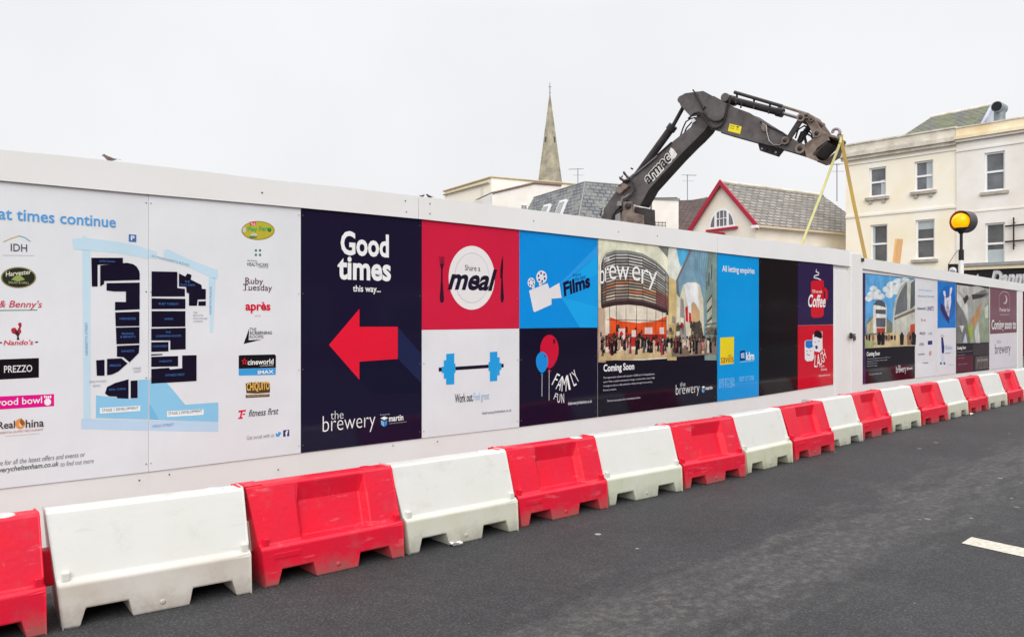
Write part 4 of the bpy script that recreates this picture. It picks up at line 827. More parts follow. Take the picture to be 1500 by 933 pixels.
pane_dk = mat('window_glass_dark', (92, 94, 92), rough=.06, spec=.6, var=.2, scale=.9, rgb2=(48, 48, 46))
curtain_m = mat('net_curtain', (176, 184, 186), rough=.9, var=.08, scale=14, stretch=(6, 1, .4))
frame_m = mat('white_window_frame', (232, 231, 232), rough=.4, var=.02)
sill_m = mat('stone_sill', (176, 168, 156), rough=.8, var=.15, scale=5)
def sash(th, k, h, off=.10, sill=True, cur=None, pm=None, midf=.5, bars=0, corb=False):
    a, b, c, d = h; t = .075
    f = th.part('window', 'w%s' % k)
    z = c + (d - c) * midf
    for q in ((a, a + t, c, d), (b - t, b, c, d), (a + t, b - t, d - t, d), (a + t, b - t, c, c + t * 1.1), (a + t, b - t, z - .045, z + .045)): f.box(q[0], q[1], off, off + .06, q[2], q[3], frame_m)
    g = th.part('pane', 'p%s' % k, 'w%s' % k); g.box(a + t * .5, b - t * .5, off + .062, off + .08, c + .02, d - .02, pm or pane_m)
    if cur:
        g = th.part('curtain', 'c%s' % k, 'w%s' % k); x0, x1 = a + (b - a) * cur[0], a + (b - a) * cur[1]
        g.box(x0 + t, x1 - t, off + .045, off + .0605, c + (d - c) * cur[2] + .08, c + (d - c) * cur[3] - .08, curtain_m)
    if sill:
        g = th.part('sill', 's%s' % k, 'w%s' % k); g.bev = .01; g.box(a - .16, b + .16, -.14, .09, c - .17, c - .02, sill_m)
        if corb:
            for x in (a + .02, b - .16): g.box(x, x + .14, -.10, 0, c - .33, c - .17, sill_m)
cream = mat('cream_stucco', (246, 241, 230), rough=.85, var=.03, scale=.45, rgb2=(240, 227, 198), bump=.1, bscale=8, k=.96)
whit = mat('white_stucco', (244, 241, 236), rough=.85, var=.03, scale=.5, rgb2=(230, 222, 210), bump=.1, bscale=8, k=.93)
stone = mat('weathered_cornice', (218, 212, 200), rough=.9, var=.1, scale=1.6, rgb2=(176, 168, 154))
stone_y = mat('yellowed_cornice', (234, 222, 194), rough=.9, var=.1, scale=1.2, rgb2=(216, 196, 156))
ZA = 41.0
SHOP = Plane(at(1239, ZA), R(-48.1))
def rect(pl, x0, x1, y0, y1):
    a = [pl.uv(x0, y) for y in (y0, y1)]; b = [pl.uv(x1, y) for y in (y0, y1)]
    return (a[0][0], b[0][0], a[1][1], a[0][1])
bA = Thing('terraced_house', 'cream stuccoed terrace building with four sash windows and a mossy slate roof', 'building', (0, 0), plane=SHOP)
uA = SHOP.uv(1401.5, 300)[0]
hA = [rect(SHOP, 1273, 1298, 247, 289.5), rect(SHOP, 1339.5, 1367, 237.5, 281), rect(SHOP, 1275, 1300, 330, 386), rect(SHOP, 1341, 1369, 323, 380)]
zp = SHOP.uv(1239, 214.6)[1]
facade(bA, 'front', 0, uA, 0, zp - .6, hA, cream)
w_ = bA.part('wall', 'sides'); dpt = 10.
w_.face([(0, 0, 0), (0, 0, zp - .6), (0, dpt, zp - .6), (0, dpt, 0)], cream); w_.face([(uA, 0, 0), (uA, dpt, 0), (uA, dpt, zp - .6), (uA, 0, zp - .6)], cream); w_.face([(0, dpt, 0), (0, dpt, zp - .6), (uA, dpt, zp - .6), (uA, dpt, 0)], cream)
for i, h in enumerate(hA): sash(bA, i, h, cur=((.55, 1, 0, .62), (.5, 1.0, 0, 1), (0, .3, 0, 1), (0, 1, .72, 1))[i], pm=(pane_m, pane_m, pane_dk, pane_dk)[i], sill=True, corb=i in (0, 1))
mb = bA.part('parapet'); mb.box(-.1, uA, -.08, .3, zp - .6, zp, stone); mb.box(-.25, uA, -.30, -.0, zp - .62, zp - .42, stone); mb.box(-.18, uA, -.18, -.0, zp - .78, zp - .62, stone); mb.box(-.12, uA, -.14, .32, zp, zp + .07, stone)
zs1 = SHOP.uv(1245, 241)[1]; zs2 = SHOP.uv(1245, 317.6)[1]
mb = bA.part('string_course'); mb.box(0, uA, -.05, -.001, zs1 - .06, zs1 + .03, whit); mb = bA.part('string_course', 'sc2'); mb.box(0, uA, -.05, -.001, zs2 - .07, zs2 + .04, whit)
moss = slate('mossy_slate', (120, 118, 112), (96, 96, 92), (66, 66, 62), .34, .22, (112, 124, 62))
lead = mat('lead_flashing', (172, 176, 186), rough=.6, var=.08)
def rp(x, y, off): u, z = SHOP.uv(x, y, off); return (u, off, z)
mb = bA.part('roof')
e0, e1, r0, r1 = rp(1315, 204, 2.), rp(1437, 186, 2.), rp(1363.5, 172.4, 5.), rp(1453.5, 154.4, 5.)
def ruv(ps): o = Vector(ps[0]); ax = (Vector(ps[1]) - o).normalized(); n = ax.cross(Vector(ps[-1]) - o).normalized(); ay = n.cross(ax); return [((Vector(p) - o).dot(ax), (Vector(p) - o).dot(ay)) for p in ps]
def roof_face(mb, ps, m): mb.face(ps, m, uv=ruv(ps))
roof_face(mb, [e0, e1, r1, r0], moss)
b0 = (e0[0], 8., e0[2]); b1 = (e1[0], 8., e1[2]); roof_face(mb, [b1, b0, r0, r1], moss); roof_face(mb, [b0, e0, r0], moss); mb.face([e1, b1, r1], lead)
mb.box(0.05, uA - .05, .35, dpt - .05, zp - .8, zp - .62, lead)
mb = bA.part('ridge_tile'); mb.tube([r0, r1], .11, stone, 6); mb.tube([e1, r1], .10, lead, 6)
# neighbour
bB = Thing('terraced_house', 'white stuccoed shop building with a black fascia sign and silver letters', 'building', (uA, 0), plane=SHOP)
hB = [tuple(a - (uA if i < 2 else 0) for i, a in enumerate(rect(SHOP, *q))) for q in ((1442.6, 1472.6, 225, 281.5), (1443.6, 1472.6, 327.8, 387.5), (1532, 1562, 214, 276), (1532, 1562, 323, 389))]
uB = SHOP.uv(1660, 300)[0] - uA; zB = SHOP.uv(1402.5, 189.5)[1]
facade(bB, 'front', .003, uB, 0, zB - .5, hB, whit, off=-.06)
w_ = bB.part('wall', 'sides')
w_.face([(uB, -.06, 0), (uB, dpt, 0), (uB, dpt, zB - .5), (uB, -.06, zB - .5)], whit); w_.face([(.003, -.06, 0), (.003, -.06, zB - .5), (.003, dpt, zB - .5), (.003, dpt, 0)], whit); w_.face([(.003, dpt, 0), (.003, dpt, zB - .5), (uB, dpt, zB - .5), (uB, dpt, 0)], whit)
for i, h in enumerate(hB): sash(bB, i, h, off=.03, sill=i in (0, 2), pm=pane_dk if i in (1, 3) else pane_m, cur=(0, 1, 0, .4) if i in (1, 3) else None)
mb = bB.part('parapet'); mb.box(.003, uB, -.12, .25, zB - .5, zB, stone_y); mb.box(.003, uB, -.30, -.122, zB - .52, zB - .38, stone_y); mb.box(.003, uB, -.2, -.122, zB - .64, zB - .52, whit); mb.box(.003, uB, -.16, .27, zB, zB + .06, stone)
mb = bB.part('roof'); mb.box(.06, uB - .05, .27, dpt - .05, zB - .75, zB - .55, lead)
zc = SHOP.uv(1402, 222)[1]; zc2 = SHOP.uv(1402, 312)[1]
mb = bB.part('string_course'); mb.box(.003, uB, -.10, -.062, zc - .05, zc + .04, whit); mb = bB.part('string_course', 'sc2'); mb.box(.003, uB, -.09, -.062, zc2 - .05, zc2 + .02, whit)
zg = SHOP.uv(1411, 387)[1]; sign_bk = mat('black_signboard', (26, 23, 25), rough=.35, var=.1); gry = mat('grey_cornice', (148, 146, 146), rough=.6, var=.08)
mb = bB.part('shop_cornice'); mb.box(.2, uB, -.45, -.062, zg - .14, zg + .0, gry); mb.box(.2, uB, -.38, -.062, zg - .30, zg - .142, stone_y)
mb = bB.part('fascia_sign'); mb.box(.25, uB, -.24, -.062, zg - 1.35, zg - .302, sign_bk)
sil = mat('silver_lettering', (206, 206, 208), rough=.4, var=.1); lo_ = bB.part('lettering', 'sl', 'fascia_sign')
for dx, m_, o_ in ((.05, gry, -.255), (0, sil, -.27)):
    a = SHOP.uv(1453.5, 412)[0] - uA + dx; b = SHOP.uv(1513, 412)[0] - uA + dx; fit_text(lo_, 'Danny', (a, zg - 1.22 - dx), (1, 0), (0, 1), b - a, .86, o_, m_, .04, .3)
fit_text(lo_, 'of', (SHOP.uv(1424, 412)[0] - uA, zg - 1.0), (1, 0), (0, 1), .36, .5, -.27, sil, .02, .3)
mb = bB.part('shopfront'); mb.box(.25, uB, -.16, -.062, 0.05, zg - 1.36, mat('dark_red_shopfront', (98, 26, 40), rough=.4, var=.1))
mb = bB.part('wall_bars'); bm_ = mat('black_iron', (40, 36, 36), rough=.6, var=.1)
for y in (332, 354.6): u, z = SHOP.uv(1474, y); mb.tube([(u - uA, -.16, z), (u - uA + 1.9, -.16, z + .04)], .035, bm_, 6)
u, z = SHOP.uv(1487, 343); mb.tube([(u - uA, -.2, z - .7), (u - uA, -.2, z + .72)], .035, bm_, 6)
for z_ in (-.5, .5): mb.tube([(u - uA, -.2, z + z_), (u - uA, -.05, z + z_)], .03, bm_, 6)
# extractor duct on the roof
dk = Thing('extractor_duct', 'galvanised extractor duct with a dark round mouth beside the mossy roof', 'duct', (0, 0), plane=SHOP)
zn = mat('galvanised_steel', (140, 148, 150), rough=.5, metal=.3, var=.12, scale=4); blk = mat('duct_inside', (30, 32, 34), rough=.8)
u, z = SHOP.uv(1464.5, 158.5, 2.2); zb_ = SHOP.uv(1464, 182, 2.2)[1]
zdeck = zB - .55
dk.part('pipe').tube([(u - .02, 2.25, zdeck), (u - .02, 2.25, z - .1)], .24, zn, 14)
mb = dk.part('cowl'); mb.lathe([(.22, -.42), (.25, -.42), (.25, .35), (.15, .40)], zn, 18, (u, 2.2, z), 'y'); mb.lathe([(.22, -.425), (.02, -.30)], blk, 18, (u, 2.2, z), 'y')
# hanging pub sign by the beacon
hsn = Thing('hanging_sign', 'small black hanging sign with a white oval, beside the amber beacon', 'sign', (0, 0), plane=SHOP)
u0_, z1_ = SHOP.uv(1389, 388, -.5); u1_, z0_ = SHOP.uv(1403, 409, -.5)
hsn.part('sign_board').box(u0_, u1_, -.53, -.48, z0_, z1_, sign_bk)
cu_, cz_ = (u0_ + u1_) / 2, (z0_ + z1_) / 2 + .05
hsn.part('emblem').lathe([(.17, -.531), (.17, -.536), (.001, -.536)], sil, 20, (cu_, 0, cz_), 'y')
fit_text(hsn.part('lettering'), 'ale', (cu_ - .1, cz_ - .06), (1, 0), (0, 1), .2, .12, -.540, sign_bk)
mb = hsn.part('bracket'); mb.tube([(u0_, -.5, z1_ + .02), (u1_ + .1, -.02, z1_ + .02)], .02, bm_, 6); uu, zz = SHOP.uv(1404, 365); mb.tube([(u0_, -.5, z1_ + .02), (uu, -.02, zz)], .012, bm_, 6)
mb.tube([(u0_ + .05, -.505, z1_), (u0_ + .05, -.505, z1_ + .03)], .012, bm_, 6)

# gabled building with red barge boards
K = Vector(at(1107, 40.)); sd = Vector((.845, .534)).normalized(); gd = Vector((-sd.y, sd.x))
GA = Plane(K, math.atan2(-gd.y, -gd.x))          # gable wall: local x runs towards K
SI = Plane(K, math.atan2(sd.y, sd.x))            # long side wall
bC = Thing('gabled_house', 'small cream house with red barge boards, arched window and grey slate roof', 'building', (K.x, K.y, 0), SI.a)
WG, LC = 4.4, 9.0; zE = EYE + (CY - 325) * 40 / F; zR = zE + 2.22
rbarge = mat('red_gloss_paint', (168, 32, 56), rough=.4, var=.06)
mb = bC.part('wall'); cr2 = mat('pale_cream_render', (246, 240, 230), rough=.9, var=.02, scale=.6, rgb2=(236, 224, 204), k=.93)
mb.face([(0, 0, 0), (LC, 0, 0), (LC, 0, zE), (0, 0, zE)], cr2); mb.face([(0, WG, 0), (0, 0, 0), (0, 0, zE), (0, WG / 2, zR), (0, WG, zE)], cr2); mb.face([(LC, WG, 0), (0, WG, 0), (0, WG, zE), (LC, WG, zE)], cr2); mb.face([(LC, 0, 0), (LC, WG, 0), (LC, WG, zE), (LC, 0, zE)], cr2)
grs = slate('grey_slate', (166, 158, 148), (126, 120, 113), (80, 78, 77), .50, .25, (128, 127, 122))
mb = bC.part('roof'); ov = .22; s_ = 2.22 / 2.2; RH = LC - .75
roof_face(mb, [(-.12, -ov, zE - ov * s_ + .06), (LC + .1, -ov, zE - ov * s_ + .06), (LC + .1, .9, zE + .9 * s_ + .06), (RH, WG / 2, zR + .06), (-.12, WG / 2, zR + .06)], grs)
roof_face(mb, [(LC + .1, WG + ov, zE - ov * s_ + .06), (-.12, WG + ov, zE - ov * s_ + .06), (-.12, WG / 2, zR + .06), (RH, WG / 2, zR + .06), (LC + .1, WG - .9, zE + .9 * s_ + .06)], grs)
roof_face(mb, [(LC + .1, .9, zE + .9 * s_ + .06), (LC + .1, WG - .9, zE + .9 * s_ + .06), (RH, WG / 2, zR + .06)], grs)
mb.face([(LC + .05, 0, zE), (LC + .05, WG, zE), (LC + .05, WG - .9, zE + .9 * s_), (LC + .05, .9, zE + .9 * s_)], cr2)
mb = bC.part('ridge_tile'); mb.tube([(-.14, WG / 2, zR + .08), (RH, WG / 2, zR + .08)], .09, stone, 6)
for k, sg in enumerate((0, 1)):
    mb = bC.part('barge_board', 'bb%d' % k); y0 = -ov - .05 if sg == 0 else WG + ov + .05; zz = zE - (ov + .05) * s_
    v = [(y0, zz - .16), (y0, zz + .14), (WG / 2, zR + .20), (WG / 2, zR - .10)]
    vs = [(x, y, z) for x in (-.22, -.13) for y, z in v]
    mb.mesh(vs, [(0, 1, 2, 3), (7, 6, 5, 4), (0, 4, 5, 1), (1, 5, 6, 2), (2, 6, 7, 3), (3, 7, 4, 0)], rbarge)
mb = bC.part('gutter'); mb.box(-.1, LC + .1, -ov - .10, -ov + .02, zE - .30, zE - .20, mat('cream_gutter', (214, 196, 168), rough=.6)); mb.box(-.3, -.02, -ov - .06, .04, zE - .34, zE - .20, frame_m)
# arched window
gy, gz = WG / 2 + .02, EYE + (CY - 333.5) * 41.8 / F; rw, rh = .92, 1.0
mb = bC.part('window', 'aw'); fr = [(gy + rw * math.cos(R(a)), gz + rh * math.sin(R(a))) for a in range(0, 181, 12)]
ir = [(gy + rw * .86 * math.cos(R(a)), gz + .08 + rh * .82 * math.sin(R(a))) for a in range(0, 181, 12)]
for i in range(len(fr) - 1): mb.face([(-.04, *fr[i]), (-.04, *fr[i + 1]), (-.04, *ir[i + 1]), (-.04, *ir[i])], frame_m)
mb.box(-.06, -.01, gy - rw, gy + rw, gz - .02, gz + .08, frame_m)
for dy in (-.42, .42): mb.box(-.06, -.025, gy + dy - .07, gy + dy + .07, gz + .08, gz + .80, frame_m)
for dy in (-.14, .14): mb.box(-.05, -.028, gy + dy - .02, gy + dy + .02, gz + .08, gz + .86, frame_m)
mb.box(-.05, -.028, gy - .42, gy + .42, gz + .46, gz + .50, frame_m)
mb = bC.part('pane', 'ap', 'aw'); mb.face([(-.012, y, z) for y, z in ir], pane_m)
mb = bC.part('sill', 'as', 'aw'); mb.box(-.16, -.003, gy - rw - .15, gy + rw + .1, gz - .14, gz - .03, rbarge)
mb = bC.part('canopy'); mb.box(-.5, -.003, gy - .2, gy + .95, gz - .36, gz - .27, rbarge); mb.box(-.42, -.01, gy - .1, gy + .85, gz - .9, gz - .362, rbarge)
mb = bC.part('vent_hood'); u, z = SI.uv(1199, 366); mb.box(u - .35, u + .45, -.18, -.003, z + .10, z + .16, stone); mb.box(u - .3, u + .35, -.05, -.003, z - .10, z - .04, gry)

# dark slate range and white block behind the boom
bE = Thing('slate_house', 'low range with a dark brown slate roof, against the red barge boards', 'building', (*at(1020, 52), 0), R(20))
Ee = Plane(at(1020, 52), R(20))
dks = slate('brown_slate', (104, 86, 82), (84, 68, 66), (58, 48, 46), .36, .2, (70, 58, 54))
def El(x, y, off): u, z = Ee.uv(x, y, off); return (u, off, z)
mb = bE.part('roof'); ps = [El(990, 352, 0), El(1075, 352, 0), El(1075, 289, 3.), El(1033, 289.6, 3.), El(1014, 293, 3.), El(990, 294, 3.)]
roof_face(mb, ps, dks); ps2 = [(ps[1][0], 6, ps[1][2]), (ps[0][0], 6, ps[0][2]), ps[5], ps[4], ps[3], ps[2]]; mb.face(ps2, dks)
mb = bE.part('wall'); zz = ps[0][2] - .02; a, b = ps[0][0] + .1, ps[1][0] - .1
brk = mat('brown_brick', (120, 92, 82), rough=.9, var=.15, scale=3); mb.box(a, b, .2, 5.8, 0, zz, brk)
mb.face([(a, .25, zz), (a, 5.75, zz), (a, 3, ps[5][2] - .05)], brk); mb.face([(b, .25, zz), (b, 5.75, zz), (b, 3, ps[2][2] - .05)], brk)
bD = Thing('rendered_block', 'white flat roofed rendered block between the excavator boom and brown slate roof', 'building', (*at(968, 48), 0), R(14))
Dd = Plane(at(968, 48), R(14)); a, z = Dd.uv(936, 289); b, _ = Dd.uv(994, 292)
mb = bD.part('wall'); mb.box(a, b, 0, 5, 0, z - .1, whit)
mb = bD.part('roof_edge'); mb.box(a - .06, b + .06, -.08, 5.05, z - .1, z + .02, gry)
pf = Thing('service_pipes', 'thin grey pipes and low railing in front of the white flat roofed block', 'pipework', (*at(954, 44), 0), R(14))
Pp = Plane(at(954, 44), R(14)); pm_ = mat('grey_pipe', (120, 118, 118), rough=.5, metal=.3)
def Pl(x, y, off=0): u, z = Pp.uv(x, y, off); return (u, off, z)
pf.part('pipe', 'p1').tube([Pl(953.7, 292), (Pl(953.7, 400)[0], 0, 0)], .06, pm_, 8); pf.part('pipe', 'p2').tube([Pl(944, 287), Pl(955, 290.5), Pl(992, 290)], .04, pm_, 6)
mb = pf.part('railing')
for y in (325.5, 329.5): mb.tube([Pl(944, y), Pl(975, y + 1)], .025, pm_, 6)
for x in range(945, 976, 5): mb.tube([Pl(x, 324.5), Pl(x, 336)], .02, pm_, 5)

# mansard house
Z_ = 46.; Mn = Plane(at(857, Z_), R(25)); Ml = Plane(at(857, Z_), R(25 + 90))
bG = Thing('mansard_house', 'house with a steep grey slate mansard roof and two roof windows', 'building', (*at(857, Z_), 0), R(25))
gsl = slate('blue_slate', (132, 134, 136), (112, 114, 118), (78, 80, 84), .4, .24, (150, 150, 144))
zt = EYE + (CY - 266.5) * Z_ / F; ze = EYE + (CY - 318) * Z_ / F - .6
LX, LY, ins = 2.3, 6.6, 1.15
mb = bG.part('roof')
T4 = [(0, 0, zt), (LX, 0, zt), (LX, LY, zt), (0, LY, zt)]; B4 = [(-ins, -ins, ze), (LX + ins, -ins, ze), (LX + ins, LY + ins, ze), (-ins, LY + ins, ze)]
for i in range(4): j = (i + 1) % 4; roof_face(mb, [B4[i], B4[j], T4[j], T4[i]], gsl)
mb.face(T4, lead)
mb = bG.part('hip_roll')
for p, q in ((T4[0], T4[1]), (T4[3], T4[0]), (B4[0], T4[0])): mb.tube([p, q], .045, gry, 6)
mb = bG.part('wall'); mb.box(-ins + .25, LX + ins - .25, -ins + .25, LY + ins - .25, 0, ze + .01, whit)
for k, yy in enumerate((1.7, 3.75)):          # roof windows in the left slope
    def sp(y, t, o): return (-ins + ins * t - o * .95, y, ze + (zt - ze) * t + o * .3)
    t0, t1 = .26, .66
    mb = bG.part('roof_window', 'rw%d' % k)
    q = [sp(yy + .42, t0, .0), sp(yy - .42, t0, .0), sp(yy - .42, t1, .0), sp(yy + .42, t1, .0)]; q2 = [sp(yy + .42, t0, .14), sp(yy - .42, t0, .14), sp(yy - .42, t1, .14), sp(yy + .42, t1, .14)]
    mb.mesh(q + q2, [(4, 5, 6, 7), (0, 1, 5, 4), (1, 2, 6, 5), (2, 3, 7, 6), (3, 0, 4, 7)], frame_m)
    g = bG.part('pane', 'rp%d' % k, 'rw%d' % k); q3 = [sp(yy + .36, t0 + .04, .15), sp(yy - .34, t0 + .04, .15), sp(yy - .34, t1 - .04, .15), sp(yy + .34, t1 - .04, .15)]; g.face(q3, mat('roof_glass', (150, 152, 152), rough=.1, spec=.6, var=.1, scale=1.))
# cream hall and its lean-to
Z_ = 62.
bF = Thing('cream_hall', 'large pale cream hall with a shallow pitched roof edge, under the spire', 'building', (*at(720, Z_), 0), R(32))
Fr = Plane(at(720, Z_), R(32)); Fl = Plane(at(720, Z_), math.atan2(-1, .621))
pcr = mat('pale_hall_render', (244, 238, 226), rough=.9, var=.02, scale=.3, rgb2=(238, 230, 212), k=1.)
tan_e = mat('tan_coping', (196, 180, 146), rough=.8, var=.1)
lw = Fl.uv(651.5, 280)[0]                       # negative: runs away to the left
rot = Fl.a - Fr.a
def fl(u, o, z): return (u * math.cos(rot) - o * math.sin(rot), u * math.sin(rot) + o * math.cos(rot), z)
zc_ = Fr.uv(720, 259.5)[1]; zl_ = Fl.uv(651.5, 280)[1]; zr_ = Fr.uv(840, 269.6)[1]; ur_ = Fr.uv(905, 276)[0]
mb = bF.part('wall'); mb.face([fl(lw, 0, 0), fl(0, 0, 0), fl(0, 0, zc_), fl(lw, 0, zl_)], pcr); mb.face([(0, 0, 0), (ur_, 0, 0), (ur_, 0, Fr.uv(905, 275.5)[1]), (0, 0, zc_)], pcr)
bk = fl(lw, 0, 0); mb.face([(ur_, 0, 0), (ur_ + bk[0], bk[1], 0), (ur_ + bk[0], bk[1], zl_), (ur_, 0, Fr.uv(905, 275.5)[1])], pcr)
mb.face([bk, (bk[0], bk[1], zl_), (ur_ + bk[0], bk[1], zl_), (ur_ + bk[0], bk[1], 0)], pcr)
mb = bF.part('roof'); mb.face([(0, 0, zc_ - .03), (ur_, 0, Fr.uv(905, 275.5)[1] - .03), (ur_ + bk[0], bk[1], zl_ - .03), fl(lw, 0, zl_ - .03)], lead)
mb = bF.part('coping'); mb.tube([fl(lw - .1, -.05, zl_), fl(.02, -.05, zc_)], .09, tan_e, 6); mb.tube([(0, -.05, zc_), (ur_, -.05, Fr.uv(905, 275.5)[1])], .07, tan_e, 6)
zq0 = Fl.uv(652, 285.4)[1]; zq1 = Fl.uv(716, 268)[1]; mb.tube([fl(lw, -.12, zq0), fl(-.2, -.12, zq1)], .08, tan_e, 6)
mb = bF.part('niche'); u, z = Fl.uv(704, 277); u1 = Fl.uv(708, 277)[0]
ar = [(u + (u1 - u) * .5 + (u1 - u) * .5 * math.cos(R(a)), z - .1 + .35 * math.sin(R(a))) for a in range(0, 181, 20)]; lo2 = Fl.uv(706, 300)[1]
mb.mesh([fl(a, -.02, b) for a, b in ar + [(u, lo2), (u1, lo2)]], [tuple(range(len(ar) + 2))], mat('pale_niche', (226, 218, 200), rough=.9))
Z_ = 57.
An = Plane(at(782, Z_), R(20))
bH = Thing('white_annex', 'white annex with a low brown edged gable in front of the cream hall', 'building', (*at(782, Z_), 0), R(20))
def an(x, y): return An.uv(x, y)
pts = [an(721, 283), an(782, 268.5), an(822, 271.5)]
prof = [(pts[0][0], 0), (pts[2][0], 0), pts[2], pts[1], pts[0]]
hole = [an(763, 299.6), an(771, 306.5)]
mb = bH.part('wall'); mb.prism(prof, 0, 4.5, whit)
br_e = mat('brown_edge', (132, 108, 98), rough=.7, var=.1)
mb = bH.part('roof_edge'); mb.tube([(pts[0][0], -.06, pts[0][1]), (pts[1][0], -.06, pts[1][1]), (pts[2][0], -.06, pts[2][1])], .07, br_e, 6)
mb = bH.part('roof'); mb.face([(pts[0][0], -.05, pts[0][1] + .08), (pts[1][0], -.05, pts[1][1] + .08), (pts[1][0], 4.5, pts[1][1] + .08), (pts[0][0], 4.5, pts[0][1] + .08)], lead); mb.face([(pts[1][0], -.05, pts[1][1] + .08), (pts[2][0], -.05, pts[2][1] + .08), (pts[2][0], 4.5, pts[2][1] + .08), (pts[1][0], 4.5, pts[1][1] + .08)], lead)
mb = bH.part('window', 'hw'); a, z1 = hole[0]; b, z0 = hole[1]
mb.box(a, b, -.06, -.002, z0 - .3, z1, frame_m)
g = bH.part('pane', 'hp', 'hw')
for i in range(3): g.box(a + .03 + (b - a) / 3 * i, a + (b - a) / 3 * (i + 1) - .02, -.07, -.061, z0 - .2, z1 - .05, pane_dk)
# church spire
Z_ = 190.; sx_, sy_ = at(805.5, Z_)
ch = Thing('church_spire', 'tall tapering stone church spire with a finial, rising above the cream hall', 'spire', (sx_, sy_, 0), 0)
stn = mat('spire_stone', (198, 187, 158), rough=.95, var=.12, scale=.5, rgb2=(140, 134, 124), bump=.3, bscale=2, k=.85)
ztop = EYE + (CY - 137) * Z_ / F; zb2 = EYE + (CY - 265) * Z_ / F; rb = 16.3 * Z_ / F / math.cos(R(22.5)); slope = rb / (ztop - zb2); zbase = 24.
rbase = slope * (ztop - zbase)
def octa(r, z): return [(r * math.cos(R(22.5 + 45 * i)), r * math.sin(R(22.5 + 45 * i)), z) for i in range(8)]
mb = ch.part('spire'); lv = 26; rings = [octa(slope * (ztop - z) + .03, z) for z in [zbase + (ztop - zbase) * i / lv for i in range(lv + 1)]]
for i in range(lv):
    for j in range(8): mb.face([rings[i][j], rings[i][(j + 1) % 8], rings[i + 1][(j + 1) % 8], rings[i + 1][j]], stn)
mb = ch.part('rib')
for j in range(8): mb.tube([rings[0][j], rings[-1][j]], .10, stn, 5, .05)
mb = ch.part('tower'); mb.box(-rbase - .4, rbase + .4, -rbase - .4, rbase + .4, 0, zbase, stn)
mb = ch.part('finial'); mb.tube([(0, 0, ztop - .2), (0, 0, EYE + (CY - 121) * Z_ / F)], .10, dark_metal, 6, .05); mb.lathe([(.05, -.25), (.26, 0), (.05, .25)], stn, 10, (0, 0, ztop + .1)); mb.tube([(-.35, 0, ztop + 1.5), (.35, 0, ztop + 1.5)], .06, dark_metal, 6)
for k, x in enumerate((800, 811.6)):
    mb = ch.part('slit_window', 'sl%d' % k); zz = EYE + (CY - 206) * Z_ / F; xx = (x - 805.5) * Z_ / F; r_ = slope * (ztop - zz) * math.cos(R(22.5))
    s__ = 1 if xx > 0 else -1; ang = R(-90 + s__ * 45); n_ = Vector((math.cos(ang), math.sin(ang), 0)); t_ = Vector((-n_.y, n_.x, 0)); c_ = n_ * (r_ - .02) + Vector((0, 0, zz))
    t_ = t_ * .22
    pv = [c_ + n_ * .22 + t_ - Vector((0, 0, .65)), c_ + n_ * .22 - t_ - Vector((0, 0, .65)), c_ + n_ * .12 - t_ + Vector((0, 0, .65)), c_ + n_ * .12 + t_ + Vector((0, 0, .65))]
    pv2 = [p - n_ * .5 for p in pv]
    mb.mesh(pv + pv2, [(0, 3, 2, 1), (0, 1, 5, 4), (1, 2, 6, 5), (2, 3, 7, 6), (3, 0, 4, 7)], pane_dk)
# tv aerials
def aerial(label, x, y0, y1, Z, n, flip=1):
    X, Y = at(x, Z); zb = EYE + (CY - y1) * Z / F; zt_ = EYE + (CY - y0) * Z / F
    t = Thing('tv_aerial', label, 'aerial', (X, Y, zb), 0, 'television aerials on the roofs')
    t.part('mast').tube([(0, 0, -.15), (0, 0, zt_ - zb)], .022, pm_, 6)
    b = t.part('boom'); h = zt_ - zb - .05; b.tube([(-.55 * flip, 0, h), (.35 * flip, 0, h + .03)], .014, pm_, 5)
    for i in range(n): b.tube([(-.5 * flip + .13 * i * flip, -.2, h + .01), (-.5 * flip + .13 * i * flip, .2, h + .01)], .008, pm_, 4)
    for i in range(2): b.tube([(-.3 + .4 * i, 0, h - .35), (.1 + .3 * i, 0, h - .35)], .010, pm_, 4)
aerial('thin television aerial on the slate roof behind the excavator straps', 1226, 240, 291, 41.6, 6)
aerial('pale television aerial above the mansard roof beside the spire', 846.5, 247, 267.5, 47.5, 6)
aerial('faint television aerial above the white block between boom and red gable', 1007, 256, 291, 49.5, 5, -1)

# ------------------------------------------------------------------ excavator
XP = Plane(at(905, 18.5), R(-40))
ex = Thing('excavator', 'dark grey tracked excavator whose raised arm reaches over the hoarding', 'excavator', (0, 0), plane=XP)
gr_p = mat('excavator_grey', (97, 92, 91), rough=.45, spec=.35, var=.12, scale=3.5, rgb2=(70, 64, 63), bump=.1, bscale=20)
gr_d = mat('excavator_dark', (62, 57, 58), rough=.5, var=.15, scale=4, rgb2=(44, 39, 40))
rusty = mat('rusty_steel', (140, 126, 116), rough=.75, var=.2, scale=5, rgb2=(88, 72, 64), bump=.3, bscale=30)
rod_m = mat('cylinder_rod', (150, 146, 146), rough=.25, metal=.7, var=.05); hose_m = mat('rubber_hose', (44, 40, 42), rough=.55, var=.1)
Y1, Y2, Y3 = crop(870, 210, 7.467), crop(980, 125, 9.33), crop(1060, 125, 7.778)
W0 = .42
def XL(pts, off=0.): return ex.L(pts, 0.)
def X3(pts, off): return [(u, off, z) for u, z in ex.L(pts, 0.)]
mb = ex.part('boom'); mb.bev = .012
boom = [(884, 305), (903.5, 277), (937, 250), (981, 210), (1011, 186), (1016.5, 173), (1026, 166), (1034, 170), (1038, 180), (1031, 191), (1018.6, 204), (1009, 213), (990.5, 232), (950, 277), (936, 302), (929, 300), (918, 293), (906, 301), (900, 322), (893, 345), (878, 345)]
mb.prism(XL(boom), .03, .03 + W0, gr_p, gr_d)
mb = ex.part('boom_foot'); mb.bev = .01
